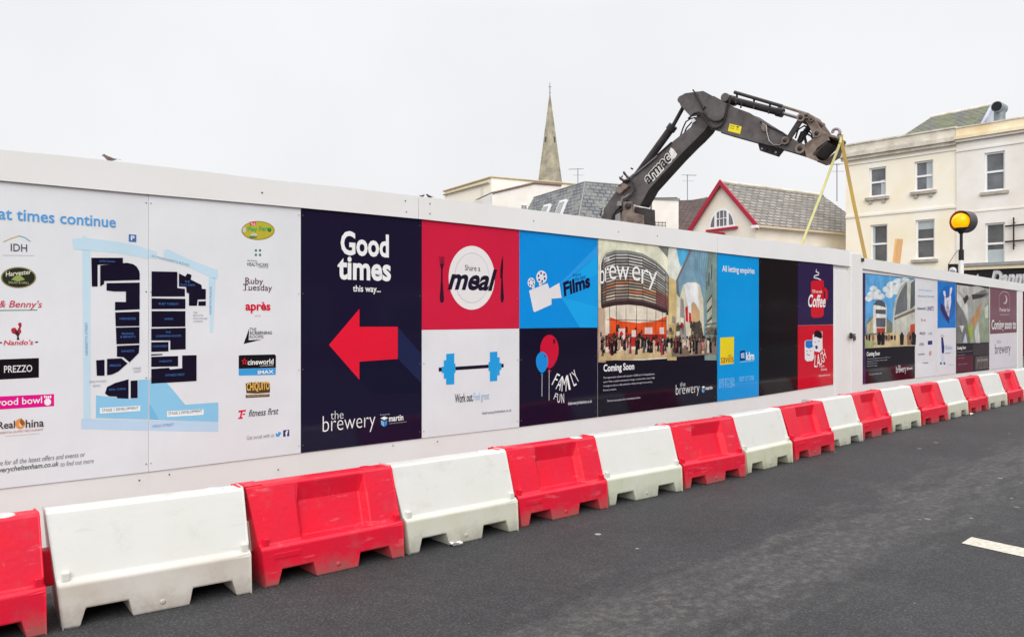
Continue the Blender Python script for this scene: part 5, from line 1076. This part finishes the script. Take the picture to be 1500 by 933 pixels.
mb.prism(XL(Y1((340, 645), (425, 640), (440, 760), (480, 770), (545, 790), (560, 1300), (300, 1300), (315, 800))), -.06, 0.02, rusty); mb.prism(XL(Y1((430, 690), (545, 705), (560, 1300), (430, 1300))), .05, .5, gr_d)
c_ = XL(Y1((395, 690)))[0]; mb.lathe([(.07, 0), (.07, -.12), (.03, -.13)], gr_d, 12, (c_[0], 0, c_[1]), 'y')
mb = ex.part('stick'); mb.bev = .012
stick = [(993, 147), (995, 143), (1004.6, 137.3), (1017.5, 135.7), (1031, 134), (1065.7, 153), (1073, 156.5), (1098.6, 166), (1114, 176), (1132, 187), (1154, 201), (1178, 214), (1180, 221), (1178, 228), (1142, 217), (1109, 208.6), (1060, 195), (1042, 189.5), (1036, 178), (1026, 169), (1012, 171), (1001, 159)]
mb.prism(XL(stick), -.03, .02, gr_p, gr_d); mb.prism(XL(stick), W0 + .06, W0 + .11, gr_p, gr_d)
mb.prism(XL([(1040, 150), (1066, 155), (1098.6, 167), (1132, 188), (1154, 202), (1176, 215), (1176, 226), (1142, 216), (1109, 207.6), (1060, 194), (1044, 189)]), .02, W0 + .06, gr_d)
mb.prism(XL([(1012, 138), (1031, 136), (1050, 146), (1046, 150), (1012, 142)]), .02, W0 + .06, gr_d)
mb = ex.part('knuckle_plate'); mb.bev = .006
mb.prism(XL(Y2((470, 90), (360, 100), (440, 240), (500, 370), (560, 450), (640, 495), (720, 490), (780, 440), (800, 380), (810, 268))), -.052, -.031, gr_p, gr_d)
mb = ex.part('lifting_lug_plate'); mb.bev = .006; mb.prism(XL(Y3((360, 640), (385, 735), (575, 797), (640, 715))), .12, .26, gr_d)
for q in Y3((412, 715), (465, 730), (522, 742), (572, 757)): c_ = XL([q])[0]; mb.lathe([(.028, .118), (.028, .10), (.01, .10)], rod_m if q[0] < 1115 or q[0] > 1130 else hose_m, 10, (c_[0], 0, c_[1]), 'y')
def cyl(key, p0, p1, p2, r, rr, off, m=gr_d):
    b = ex.part('hydraulic_cylinder', key); b.tube([X3([p0], off)[0], X3([p1], off)[0]], r, m, 12); a_, c_ = Vector(X3([p0], off)[0]), Vector(X3([p1], off)[0]); d_ = (c_ - a_).normalized()
    b.tube([c_ - d_ * .10, c_ + d_ * .03], r * 1.25, m, 12); b.tube([a_ - d_ * .02, a_ + d_ * .08], r * 1.2, m, 12)
    g = ex.part('piston_rod', key + 'r', key); g.tube([c_, X3([p2], off)[0]], rr, rod_m if key != 'c0' else gr_d, 10)
    g.lathe([(rr * 2, -.07), (rr * 2, .07)], m, 12, X3([p2], off)[0], 'y')
cyl('c0', (898, 293), (977.5, 182.8), (996, 149), .088, .045, .24); cyl('c1', (1064, 143), (1138.6, 162.4), (1176.4, 173.4), .075, .035, .22)
mb = ex.part('cylinder_mount'); mb.lathe([(.09, -.0), (.09, W0 + .08)], gr_p, 12, (XL(Y2((760, 165)))[0][0], .0, XL(Y2((760, 165)))[0][1]), 'y'); mb = ex.part('cylinder_mount', 'cm2'); c_ = XL(Y2((175, 200)))[0]; mb.lathe([(.085, -.035), (.085, W0 + .115)], gr_p, 14, (c_[0], 0, c_[1]), 'y')
mb = ex.part('guard_rail'); pth = X3(Y3((110, 75), (660, 237), (960, 330)), .05); mb.tube(pth[:2], .036, gr_d, 6); mb.tube(pth[1:], .028, rusty, 6)
for q in (((130, 85), (135, 130)), ((325, 140), (330, 180)), ((510, 195), (510, 240)), ((965, 330), (975, 370))): mb.tube(X3(Y3(*q), .08), .022, gr_d, 6)
for q in (((110, 170), (120, 200)), ((185, 190), (170, 250)), ((320, 225), (320, 260)), ((490, 280), (490, 315))): mb.tube(X3(Y3(*q), .1), .018, gr_d, 6)
for k, o_ in enumerate((-.06, W0 + .05)):
    mb = ex.part('link_arm', 'la%d' % k); mb.bev = .005; mb.prism(XL(Y3((940, 400), (975, 365), (1045, 395), (1150, 545), (1110, 590), (1060, 600))), o_, o_ + .05, rusty)
    mb = ex.part('link_arm', 'lb%d' % k); mb.bev = .005; mb.prism(XL(Y3((870, 390), (905, 345), (940, 385), (770, 640), (725, 700), (700, 660), (760, 560))), o_ - .03, o_ + .02, gr_d)
mb = ex.part('link_pin')
for q, r_ in (((905, 378), .085), ((725, 640), .08), ((895, 730), .10), ((1085, 560), .085), ((970, 360), .055), ((1020, 400), .05)): c_ = XL(Y3(q))[0]; mb.lathe([(r_, -.12), (r_, W0 + .14)], rusty, 14, (c_[0], 0, c_[1]), 'y'); mb.lathe([(r_ * .5, -.12), (r_ * .5, -.135), (.005, -.136)], gr_d, 10, (c_[0], 0, c_[1]), 'y')
mb = ex.part('quick_hitch'); mb.bev = .008
hit = Y3((935, 690), (1060, 600), (1135, 540), (1200, 575), (1225, 640), (1200, 640), (1080, 730), (1050, 790), (1100, 865), (1060, 868), (965, 830), (955, 785))
for o_ in (-.10, W0 + .06): mb.prism(XL(hit), o_, o_ + .045, rusty)
mb.prism(XL(Y3((960, 700), (1060, 620), (1120, 640), (1060, 720), (1030, 800), (970, 800))), -.055, W0 + .06, gr_d)
mb.prism(XL(Y3((1135, 545), (1280, 580), (1290, 600), (1215, 780), (1080, 865), (1055, 868), (1060, 800), (1190, 700))), W0 + .105, W0 + .14, rusty)
mb.prism(XL(Y3((1135, 545), (1285, 582), (1285, 606), (1140, 575))), -.06, W0 + .13, rusty); mb.prism(XL(Y3((1040, 790), (1200, 650), (1205, 665), (1060, 810))), -.12, W0 + .10, gr_d); mb.prism(XL(Y3((975, 820), (1080, 868), (1090, 850), (985, 800))), -.08, W0 + .12, rusty)
mb = ex.part('lifting_hook'); ring = [(1245 + 42 * math.cos(R(a)), 515 - 38 * math.sin(R(a))) for a in range(-60, 210, 15)]; mb.tube(X3(Y3((1285, 575), *ring), .2), .028, mat('worn_steel', (150, 140, 140), rough=.4, metal=.4), 8)
hz = ex.part('hose')
for pts, o_, r_ in ((Y2((285, 470), (330, 430), (370, 395), (430, 382), (480, 405), (520, 480), (560, 555), (620, 595), (680, 595), (740, 560), (780, 500), (800, 420), (815, 330), (850, 240), (860, 150)), -.075, .022), (Y2((495, 385), (540, 440), (590, 485), (650, 505), (720, 498), (775, 455), (795, 390), (820, 270)), -.08, .02), (Y2((350, 75), (375, 110), (420, 200), (470, 280), (490, 350), (520, 300)), -.08, .017),
                    (Y1((250, 500), (420, 350), (520, 285), (700, 125), (850, -10)), .0, .018), (Y1((330, 330), (400, 375), (470, 330), (700, 140)), -.02, .014), (Y2((120, 700), (160, 580), (200, 490), (260, 450), (330, 430)), .1, .016), (Y2((140, 690), (190, 570), (260, 490), (330, 450)), .16, .016), (Y1((330, 330), (400, 400), (440, 450), (455, 520), (400, 590)), -.03, .016),
                    (Y3((450, 440), (500, 470), (505, 540), (530, 640), (580, 685), (650, 690), (720, 640)), -.06, .014), (Y3((430, 420), (560, 490), (680, 545), (740, 590)), -.05, .016),
                    (Y3((800, 600), (830, 500), (900, 455), (980, 490), (1020, 570), (1000, 630)), .08, .018), (Y3((810, 620), (850, 520), (920, 490), (970, 540), (990, 630)), .16, .018), (Y3((830, 620), (860, 560), (900, 530), (950, 560), (980, 620)), .24, .018), (Y3((850, 480), (920, 440), (1000, 510), (1030, 600)), .3, .018), (Y3((930, 470), (880, 560), (900, 650)), .2, .03),
                    (Y1((290, 375), (330, 400), (330, 440), (280, 470)), -.04, .02), (Y1((335, 315), (360, 350), (385, 400)), -.04, .022), (Y1((300, 390), (350, 420)), -.05, .03), (Y1((250, 520), (330, 450), (400, 380)), -.03, .03)):
    hz.tube(X3(pts, o_), r_, hose_m if r_ != .014 else rod_m, 6)
mb = ex.part('valve_block', 'vb'); mb.bev = .006; mb.prism(XL(Y1((240, 520), (340, 440), (400, 470), (300, 560))), -.08, .02, rusty); mb.prism(XL(Y1((290, 640), (330, 640), (330, 690), (280, 690))), -.12, -.02, rod_m); mb.prism(XL(Y1((260, 790), (310, 760), (320, 900), (255, 900))), -.1, -.04, rod_m)
for k, (q, o_) in enumerate(((((318, 640), (330, 600), (372, 590), (400, 560)), -.05), (((300, 700), (250, 740), (215, 800), (200, 850)), -.02), (((330, 720), (280, 760), (240, 830), (225, 880)), -.06), (((60, 715), (95, 712)), -.02), (((90, 740), (75, 790), (100, 810)), -.02), (((410, 275), (430, 285)), -.02), (((330, 360), (310, 385), (340, 410), (395, 395)), -.06))):
    hz.tube(X3(Y1(*q), o_), (.028, .03, .034, .02, .016, .02, .02)[k], (rod_m, hose_m, hose_m, rod_m, hose_m, gr_d, rusty)[k], 6)
mb = ex.part('junction', 'jn'); mb.prism(XL(Y3((440, 460), (500, 455), (520, 510), (480, 540), (450, 510))), -.07, -.03, rusty); mb.prism(XL(Y2((300, 480), (350, 460), (360, 490), (320, 515))), -.0, .03, frame_m)
yl = mat('yellow_sticker', (232, 212, 40), rough=.5, var=.04); mb = ex.part('warning_sticker', 'ws', 'stick'); mb.flat(XL(Y2((840, 530), (1003, 572), (980, 672), (812, 630))), -.033, yl)
dkk = mat('sticker_print', (60, 56, 30), rough=.6)
mb.flat(XL(Y2((935, 565), (965, 572), (962, 590), (932, 582))), -.0345, dkk)
for q in (((850, 555), (910, 570), (907, 576), (848, 562)), ((845, 585), (900, 598), (898, 604), (843, 592)), ((930, 600), (960, 608), (958, 615), (928, 607))): mb.flat(XL(Y2(*q)), -.0345, dkk)
wht_p = mat('white_sticker', (226, 222, 218), rough=.6, var=.12, scale=9, rgb2=(200, 194, 186)); blk_p = mat('black_vinyl', (30, 27, 28), rough=.5)
lt = ex.part('lettering', 'lt', 'boom')
a, b = (Vector(p) for p in XL([(949.6, 270.5), (986.5, 230.5)])); d_ = (b - a).normalized(); n_ = Vector((-d_.y, d_.x)); hh = 12.6 / F * XP.depth(960); ww = (b - a).length * .93
v = glyphs('armac', .02)[0]
for bold, m_, o_ in ((.085, wht_p, .026), (.02, blk_p, .0235)):
    v2 = glyphs('armac', bold)[0]; gx = (max(p[0] for p in v2) - min(p[0] for p in v2)) / (max(p[0] for p in v) - min(p[0] for p in v)); gy_ = (max(p[1] for p in v2) - min(p[1] for p in v2)) / (max(p[1] for p in v) - min(p[1] for p in v))
    W_, H_ = ww * gx, hh * gy_; oo = a + d_ * (ww - W_) / 2 + n_ * (hh - H_) / 2; fit_text(lt, 'armac', tuple(oo), tuple(d_), tuple(n_), W_, H_, o_, m_, bold, .12)
lt.flat(XL(Y1((835, 45), (860, 60), (880, 85), (905, 120), (880, 160), (850, 175), (815, 90))), .026, wht_p)
# the machine standing behind the hoarding
c_ = ex.L([(905, 330)])[0]; ux = c_[0]
mb = ex.part('upper_body'); mb.bev = .05; mb.box(ux - 3.3, ux + .25, -.95, 1.5, 1.0, 1.9, gr_p); mb.box(ux - 3.5, ux - 2.6, -1.1, 1.65, .98, 2.1, gr_d)
mb.prism([(ux - .25, 1.9), (ux + .3, 1.9), (ux + .2, 3.2), (ux - .15, 3.2)], -.02, .47, gr_d)
mb = ex.part('cab'); mb.bev = .05; mb.box(ux - 1.6, ux - .3, .62, 1.5, 1.9, 2.75, gr_d)
mb = ex.part('window', 'cw', 'cab'); mb.box(ux - 1.45, ux - .45, .6, .63, 2.0, 2.65, pane_dk)
mb = ex.part('turntable'); mb.lathe([(.7, .75), (.7, 1.0)], gr_d, 20, (ux - 1.4, .28, 0))
for k, y in enumerate((-1.05, 1.05)):
    mb = ex.part('track', 'tk%d' % k); pr = [(ux - 3.2 + .38 * math.sin(R(180 + a)) , .42 - .4 * math.cos(R(180 + a))) for a in range(0, 181, 30)]; pr2 = [(ux + .6 + .38 * math.sin(R(a)), .42 - .4 * math.cos(R(a))) for a in range(0, 181, 30)]
    mb.prism(pr2 + pr, .28 + y - .25, .28 + y + .25, mat('track_steel', (60, 54, 50), rough=.8, var=.2))
# yellow slings from the hook
for k, (lab, p, m_, wd) in enumerate((('pale yellow lifting strap from the excavator hook, crossing the grey slate roof', [(1225, 207), (1197, 283), (1168, 358), (1150, 405)], mat('yellow_webbing', (230, 225, 158), rough=.8, var=.05, scale=10), .044), ('tan lifting strap from the excavator hook, in front of the cream terrace building', [(1226, 203), (1243, 290), (1262, 380), (1266, 398)], mat('tan_webbing', (178, 148, 92), rough=.8, var=.1, scale=2, rgb2=(190, 160, 78)), .062))):
    t = Thing('lifting_strap', lab, 'strap', (0, 0), group='lifting straps on the excavator hook', plane=XP)
    mb = t.part('webbing'); q = [(u, .22 + k * .05, z) for u, z in t.L(p)]
    for (a, b) in zip(q, q[1:]):
        d_ = (Vector(b) - Vector(a)).normalized(); s2 = d_.cross(Vector((0, 1, 0))).normalized() * wd / 2; o2 = Vector((0, .012, 0)); a, b = Vector(a), Vector(b)
        vs = [a - s2 - o2, a + s2 - o2, b + s2 - o2, b - s2 - o2, a - s2 + o2, a + s2 + o2, b + s2 + o2, b - s2 + o2]
        mb.mesh(vs, [(0, 1, 2, 3), (7, 6, 5, 4), (0, 4, 5, 1), (1, 5, 6, 2), (2, 6, 7, 3), (3, 7, 4, 0)], m_)
    mb = t.part('loop'); mb.tube([q[0], (q[0][0], q[0][1], q[0][2] + .12)], .03, m_, 8)

# ------------------------------------------------------------------ unseen terrace added behind the viewpoint, keeping bright sky out of poster reflections
OP = Plane((WALL.P.x, WALL.P.y), WALL.a)
op = Thing('added_brick_terrace', 'unseen long low brown brick terrace, added behind the viewpoint for the posters to mirror', 'building', (-14, 0), plane=OP)
brk2 = mat('dark_brick', (112, 92, 84), rough=.9, var=.12, scale=2)
op.part('wall').box(0, 130, -29, -21, 0, 7.2, brk2); op.part('roof').prism([(-.3, 7.21), (130.3, 7.21), (130.3, 7.6), (-.3, 7.6)], -29.3, -20.7, mat('dull_slate', (96, 96, 100), rough=.8))
for k in range(25):
    x = 1.6 + k * 5.1
    w_ = op.part('window', 'ow%d' % k); w_.box(x, x + 2.6, -20.998, -20.93, .9, 2.7, frame_m); op.part('pane', 'og%d' % k, 'ow%d' % k).box(x + .12, x + 2.48, -20.929, -20.91, 1.02, 2.58, pane_dk)
    op.part('door', 'od%d' % k).box(x + 3.3, x + 4.3, -20.998, -20.93, .02, 2.15, rbarge if k % 3 == 0 else sign_bk)
# ------------------------------------------------------------------ beacon, plank, birds
Zb = 19.0
bx_, by_ = at(1408, Zb)
bc = Thing('belisha_beacon', 'lit amber crossing beacon globe on a black and white pole', 'beacon', (bx_, by_, 0), R(-58))
zg_ = EYE + (CY - 324.5) * Zb / F
wp = mat('white_pole', (228, 224, 222), rough=.4, var=.03); bp = mat('black_pole', (34, 30, 32), rough=.4, var=.08)
ys = lambda y: EYE + (CY - y) * Zb / F
pb = bc.part('pole', 'pw', label='white lower pole with black upper stem')
zs_ = [0] + [ys(382) - .5 * k for k in range(7, -1, -1)]
pb.tube([(0, 0, 0), (0, 0, ys(381.5))], .056, wp, 16); pb.tube([(0, 0, ys(381.5)), (0, 0, ys(366))], .058, bp, 16); pb.tube([(0, 0, ys(366)), (0, 0, ys(340))], .034, bp, 16)
cp = bc.part('lamp_cup'); cp.lathe([(.034, -.30), (.06, -.27), (.10, -.21), (.16, -.17), (.13, -.14)], bp, 20, (0, 0, zg_))
gl_m = mat('amber_globe', (255, 172, 0), rough=.3, emit=.9, var=.0, scale=3, k=1.0, rgb2=(255, 140, 0))
gb = bc.part('globe'); pr = [(.001, -.195)] + [(.195 * math.sin(R(a)), -.195 * math.cos(R(a))) for a in range(15, 180, 15)] + [(.001, .195)]
gb.lathe(pr, gl_m, 24, (0, -.02, zg_))
sh = bc.part('shroud')       # open black drum round the globe, its mouth towards the road
def drum(r0, r1, y0, y1, m): sh.lathe([(r0, y0), (r1, y1)], m, 28, (0, 0, zg_), 'y')
sm_ = mat('grey_shroud', (78, 76, 78), rough=.45, var=.06); or_ = mat('shroud_inside', (150, 70, 20), rough=.5)
N_ = 28
for (r0, y0), (r1, y1), m_ in (((.252, -.06), (.262, .24), sm_), ((.262, .24), (.10, .32), sm_), ((.235, -.06), (.24, .22), or_), ((.235, -.06), (.252, -.06), bp)):
    vs = [(r0 * math.cos(2 * math.pi * j / N_), y0, zg_ + r0 * math.sin(2 * math.pi * j / N_)) for j in range(N_)] + [(r1 * math.cos(2 * math.pi * j / N_), y1, zg_ + r1 * math.sin(2 * math.pi * j / N_)) for j in range(N_)]
    sh.mesh(vs, [(j, (j + 1) % N_, (j + 1) % N_ + N_, j + N_) for j in range(N_)], m_, True)
plk = Thing('wooden_plank', 'orange brown plank end sticking up behind the far hoarding', 'plank', (0, 0), plane=WALL)
def wl(x, y, off): u, z = WALL.uv(x, y, off); return (u, z)
q = [wl(1312.5, 350, .9), wl(1321.5, 350.5, .9), wl(1312, 430, .9), wl(1303, 430, .9)]
plk.part('board').prism(q, .88, .92, mat('new_timber', (222, 172, 116), rough=.7, var=.08, scale=3, stretch=(14, 14, 1)))
bird_m = mat('bird_feathers', (118, 104, 100), rough=.9, var=.2, scale=30); bird_d = mat('bird_dark', (66, 60, 62), rough=.9)
def bird(label, x, y, k, m, turn):
    u, z = WALL.uv(x, y); p = WALL.P + WALL.r * u + WALL.n * .02
    t = Thing('small_bird', label, 'bird', (p.x, p.y, z), WALL.a + turn, 'small birds on the hoarding top')
    b = t.part('body'); bm2 = []
    prof = [(-.095, .004, .050), (-.075, .010, .046), (-.045, .019, .040), (-.01, .030, .040), (.025, .032, .048), (.05, .026, .062), (.062, .022, .074), (.074, .021, .082), (.088, .014, .080), (.094, .006, .078), (.108, .001, .076)]
    n = 10; vs = [(x_ * k, r_ * math.cos(2 * math.pi * j / n) * k, (zz_ + r_ * math.sin(2 * math.pi * j / n)) * k) for x_, r_, zz_ in prof for j in range(n)]
    b.mesh(vs, [(i * n + j, i * n + (j + 1) % n, (i + 1) * n + (j + 1) % n, (i + 1) * n + j) for i in range(len(prof) - 1) for j in range(n)], m, True)
    b.face([((-.09) * k, -.008 * k, .052 * k), ((-.15) * k, -.012 * k, .050 * k), ((-.15) * k, .012 * k, .050 * k), ((-.09) * k, .008 * k, .052 * k)], bird_d)
    for s in (-1, 1): t.part('leg', 'leg%d' % s).tube([(.0, .012 * s * k, .02 * k), (.004 * k, .014 * s * k, -.004)], .003 * k, bird_d, 5)
bird('small brown bird perched alone on the hoarding top above the street map posters', 162, interp(TOP, 162), .5, bird_m, math.pi)
bird('tiny dark bird on the hoarding top, the smaller of the pair above the plate poster', 620, interp(TOP, 620), .32, bird_d, 0)
bird('tiny dark bird on the hoarding top, the bigger of the pair above the plate poster', 631, interp(TOP, 631), .4, bird_d, math.pi)

for k, (x, y, lab) in enumerate(((668, 799, 'crumpled white paper scrap on the asphalt by a greenish white barrier'), (1423, 607.5, 'white paper scrap on the asphalt beside the far red barriers'))):
    X, Y = ground(x, y); t = Thing('paper_scrap', lab, 'litter', (X, Y, .006), .4 + k, 'paper scraps on the road')
    b = t.part('sheet'); r3 = random.Random(k + 5); g_ = [[(-.05 + .025 * i, -.035 + .0175 * j, r3.uniform(0, .03)) for j in range(5)] for i in range(5)]
    pm2 = mat('litter_paper', (226, 224, 220), rough=.8)
    b.mesh([p for row in g_ for p in row], [(i * 5 + j, i * 5 + 5 + j, i * 5 + 6 + j, i * 5 + 1 + j) for i in range(4) for j in range(4)], pm2)
# ------------------------------------------------------------------ finish meshes, then repeat the barriers
for t in THINGS: t.finish()
def copy_thing(t):
    r = t.o.copy(); C.objects.link(r)
    for k in t.order:
        par = t.p[k][2]; c = t.d[k].copy(); C.objects.link(c); c.parent = r
    return r
spots = [  # bottom front corners in the photograph: left, right
    (None, (68.4, 930)), ((91, 924), (369, 869)), ((390, 862), (590.5, 816)), ((600, 813), (758.5, 777.5)), ((764.5, 773), (889, 745)), ((891.7, 742.5), (1000, 719.5)), ((1003.6, 717.3), (1092, 698)),
    ((1094, 695), (1161.6, 677.3)), ((1164, 676), (1223, 661)), ((1224.6, 659.6), (1271.4, 646.4)), ((1272.6, 645.5), (1313, 632)), ((1314, 631.4), (1350, 624)), ((1351, 623), (1386.6, 615)), ((1387.5, 613.4), (1417.5, 607.4)), ((1418.4, 606.5), (1446, 600.5)), ((1447, 599), (1473, 594)), ((1473.6, 593), (1499, 588))]
def gsd(p): X, Y = ground(*p); v = Vector((X, Y)) - WALL.P; return v.dot(WALL.r), v.dot(WALL.n)
marks = []
for l, r in spots:
    if l is None: b = gsd(r); marks.append((b[0] - LB, b[1] + .04, b[0], b[1])); continue
    a, b = gsd(l), gsd(r); marks.append((a[0], a[1], b[0], b[1]))
sl = [m[0] for m in marks]
n7 = len(marks)
# from the eighth on, even pitch (the far ones are only a few pixels each)
s8 = marks[8][0]; pitch = (marks[16][0] - s8) / 8
places = []
for i, m in enumerate(marks):
    if i <= 8: places.append(((m[0] + m[2] - LB) / 2, (m[1] + m[3]) / 2, max(-.14, min(.14, (m[3] - m[1]) / LB))))
    else: places.append((s8 + pitch * (i - 8) + rnd.uniform(-.015, .015), -1.27 + rnd.uniform(-.02, .02), rnd.uniform(-.03, .03)))
for i in (17, 18, 19): places.append((places[-1][0] + pitch, -1.27 + rnd.uniform(-.02, .02), rnd.uniform(-.03, .03)))
places.insert(0, (places[0][0] - 1.1, places[0][1] + .03, 0.)); 
NM = [None,
      'red plastic barrier below the PREZZO logo poster, cut off by the picture edge', 'biggest white plastic barrier in front of the map posters', 'red plastic barrier in front of the navy arrow poster',
      'white plastic barrier in front of the dumbbell poster', 'red plastic barrier in front of the balloon poster', 'white plastic barrier in front of the Coming Soon street poster', 'red plastic barrier in front of the blue lettings poster',
      'white plastic barrier right after the red one by the lettings poster', 'red plastic barrier in front of the mug posters', 'white plastic barrier in front of the gate leaf', 'red plastic barrier in front of the gate post',
      'white plastic barrier below the curved white building poster', 'red plastic barrier below the narrow white logo poster', 'white plastic barrier below the bowling pin poster', 'red plastic barrier below the atrium poster',
      'white plastic barrier below the mauve poster at the far end', 'red plastic barrier past the end of the far hoarding, farthest along the row', 'white plastic barrier at the far end of the row, cut off by the picture edge', None, None]
first = {'r': True, 'w': True}; white_caps = []
for i, (s, d, yaw) in enumerate(places):
    if NM[i] is None: continue
    k = 'r' if i % 2 == 1 else 'w'; src = BR if k == 'r' else BW
    o = src.o if first[k] else copy_thing(src); first[k] = False
    if i <= 9: pass
    dd = d + yaw * 0
    c = WALL.P + WALL.r * (s + LB / 2) + WALL.n * d
    xx = Vector((math.cos(WALL.a + yaw), math.sin(WALL.a + yaw)))
    p = c - xx * (LB / 2)
    o.location = (p.x, p.y, .004); o.rotation_euler = (0, 0, WALL.a + yaw); o['label'] = NM[i]
    tint = (.56, .49, .425, 1) if i == 2 else (.60 + rnd.uniform(-.03, .03), .61, .44 + rnd.uniform(-.04, .06), 1)
    for c in o.children:
        c.color = tint                              # stain colour of the lower plastic, read by the white plastic material
        if c.name.startswith('filler_cap') and i in (1, 5): white_caps.append(c)
for c in white_caps: c.material_slots[0].link = 'OBJECT'; c.material_slots[0].material = white_pl
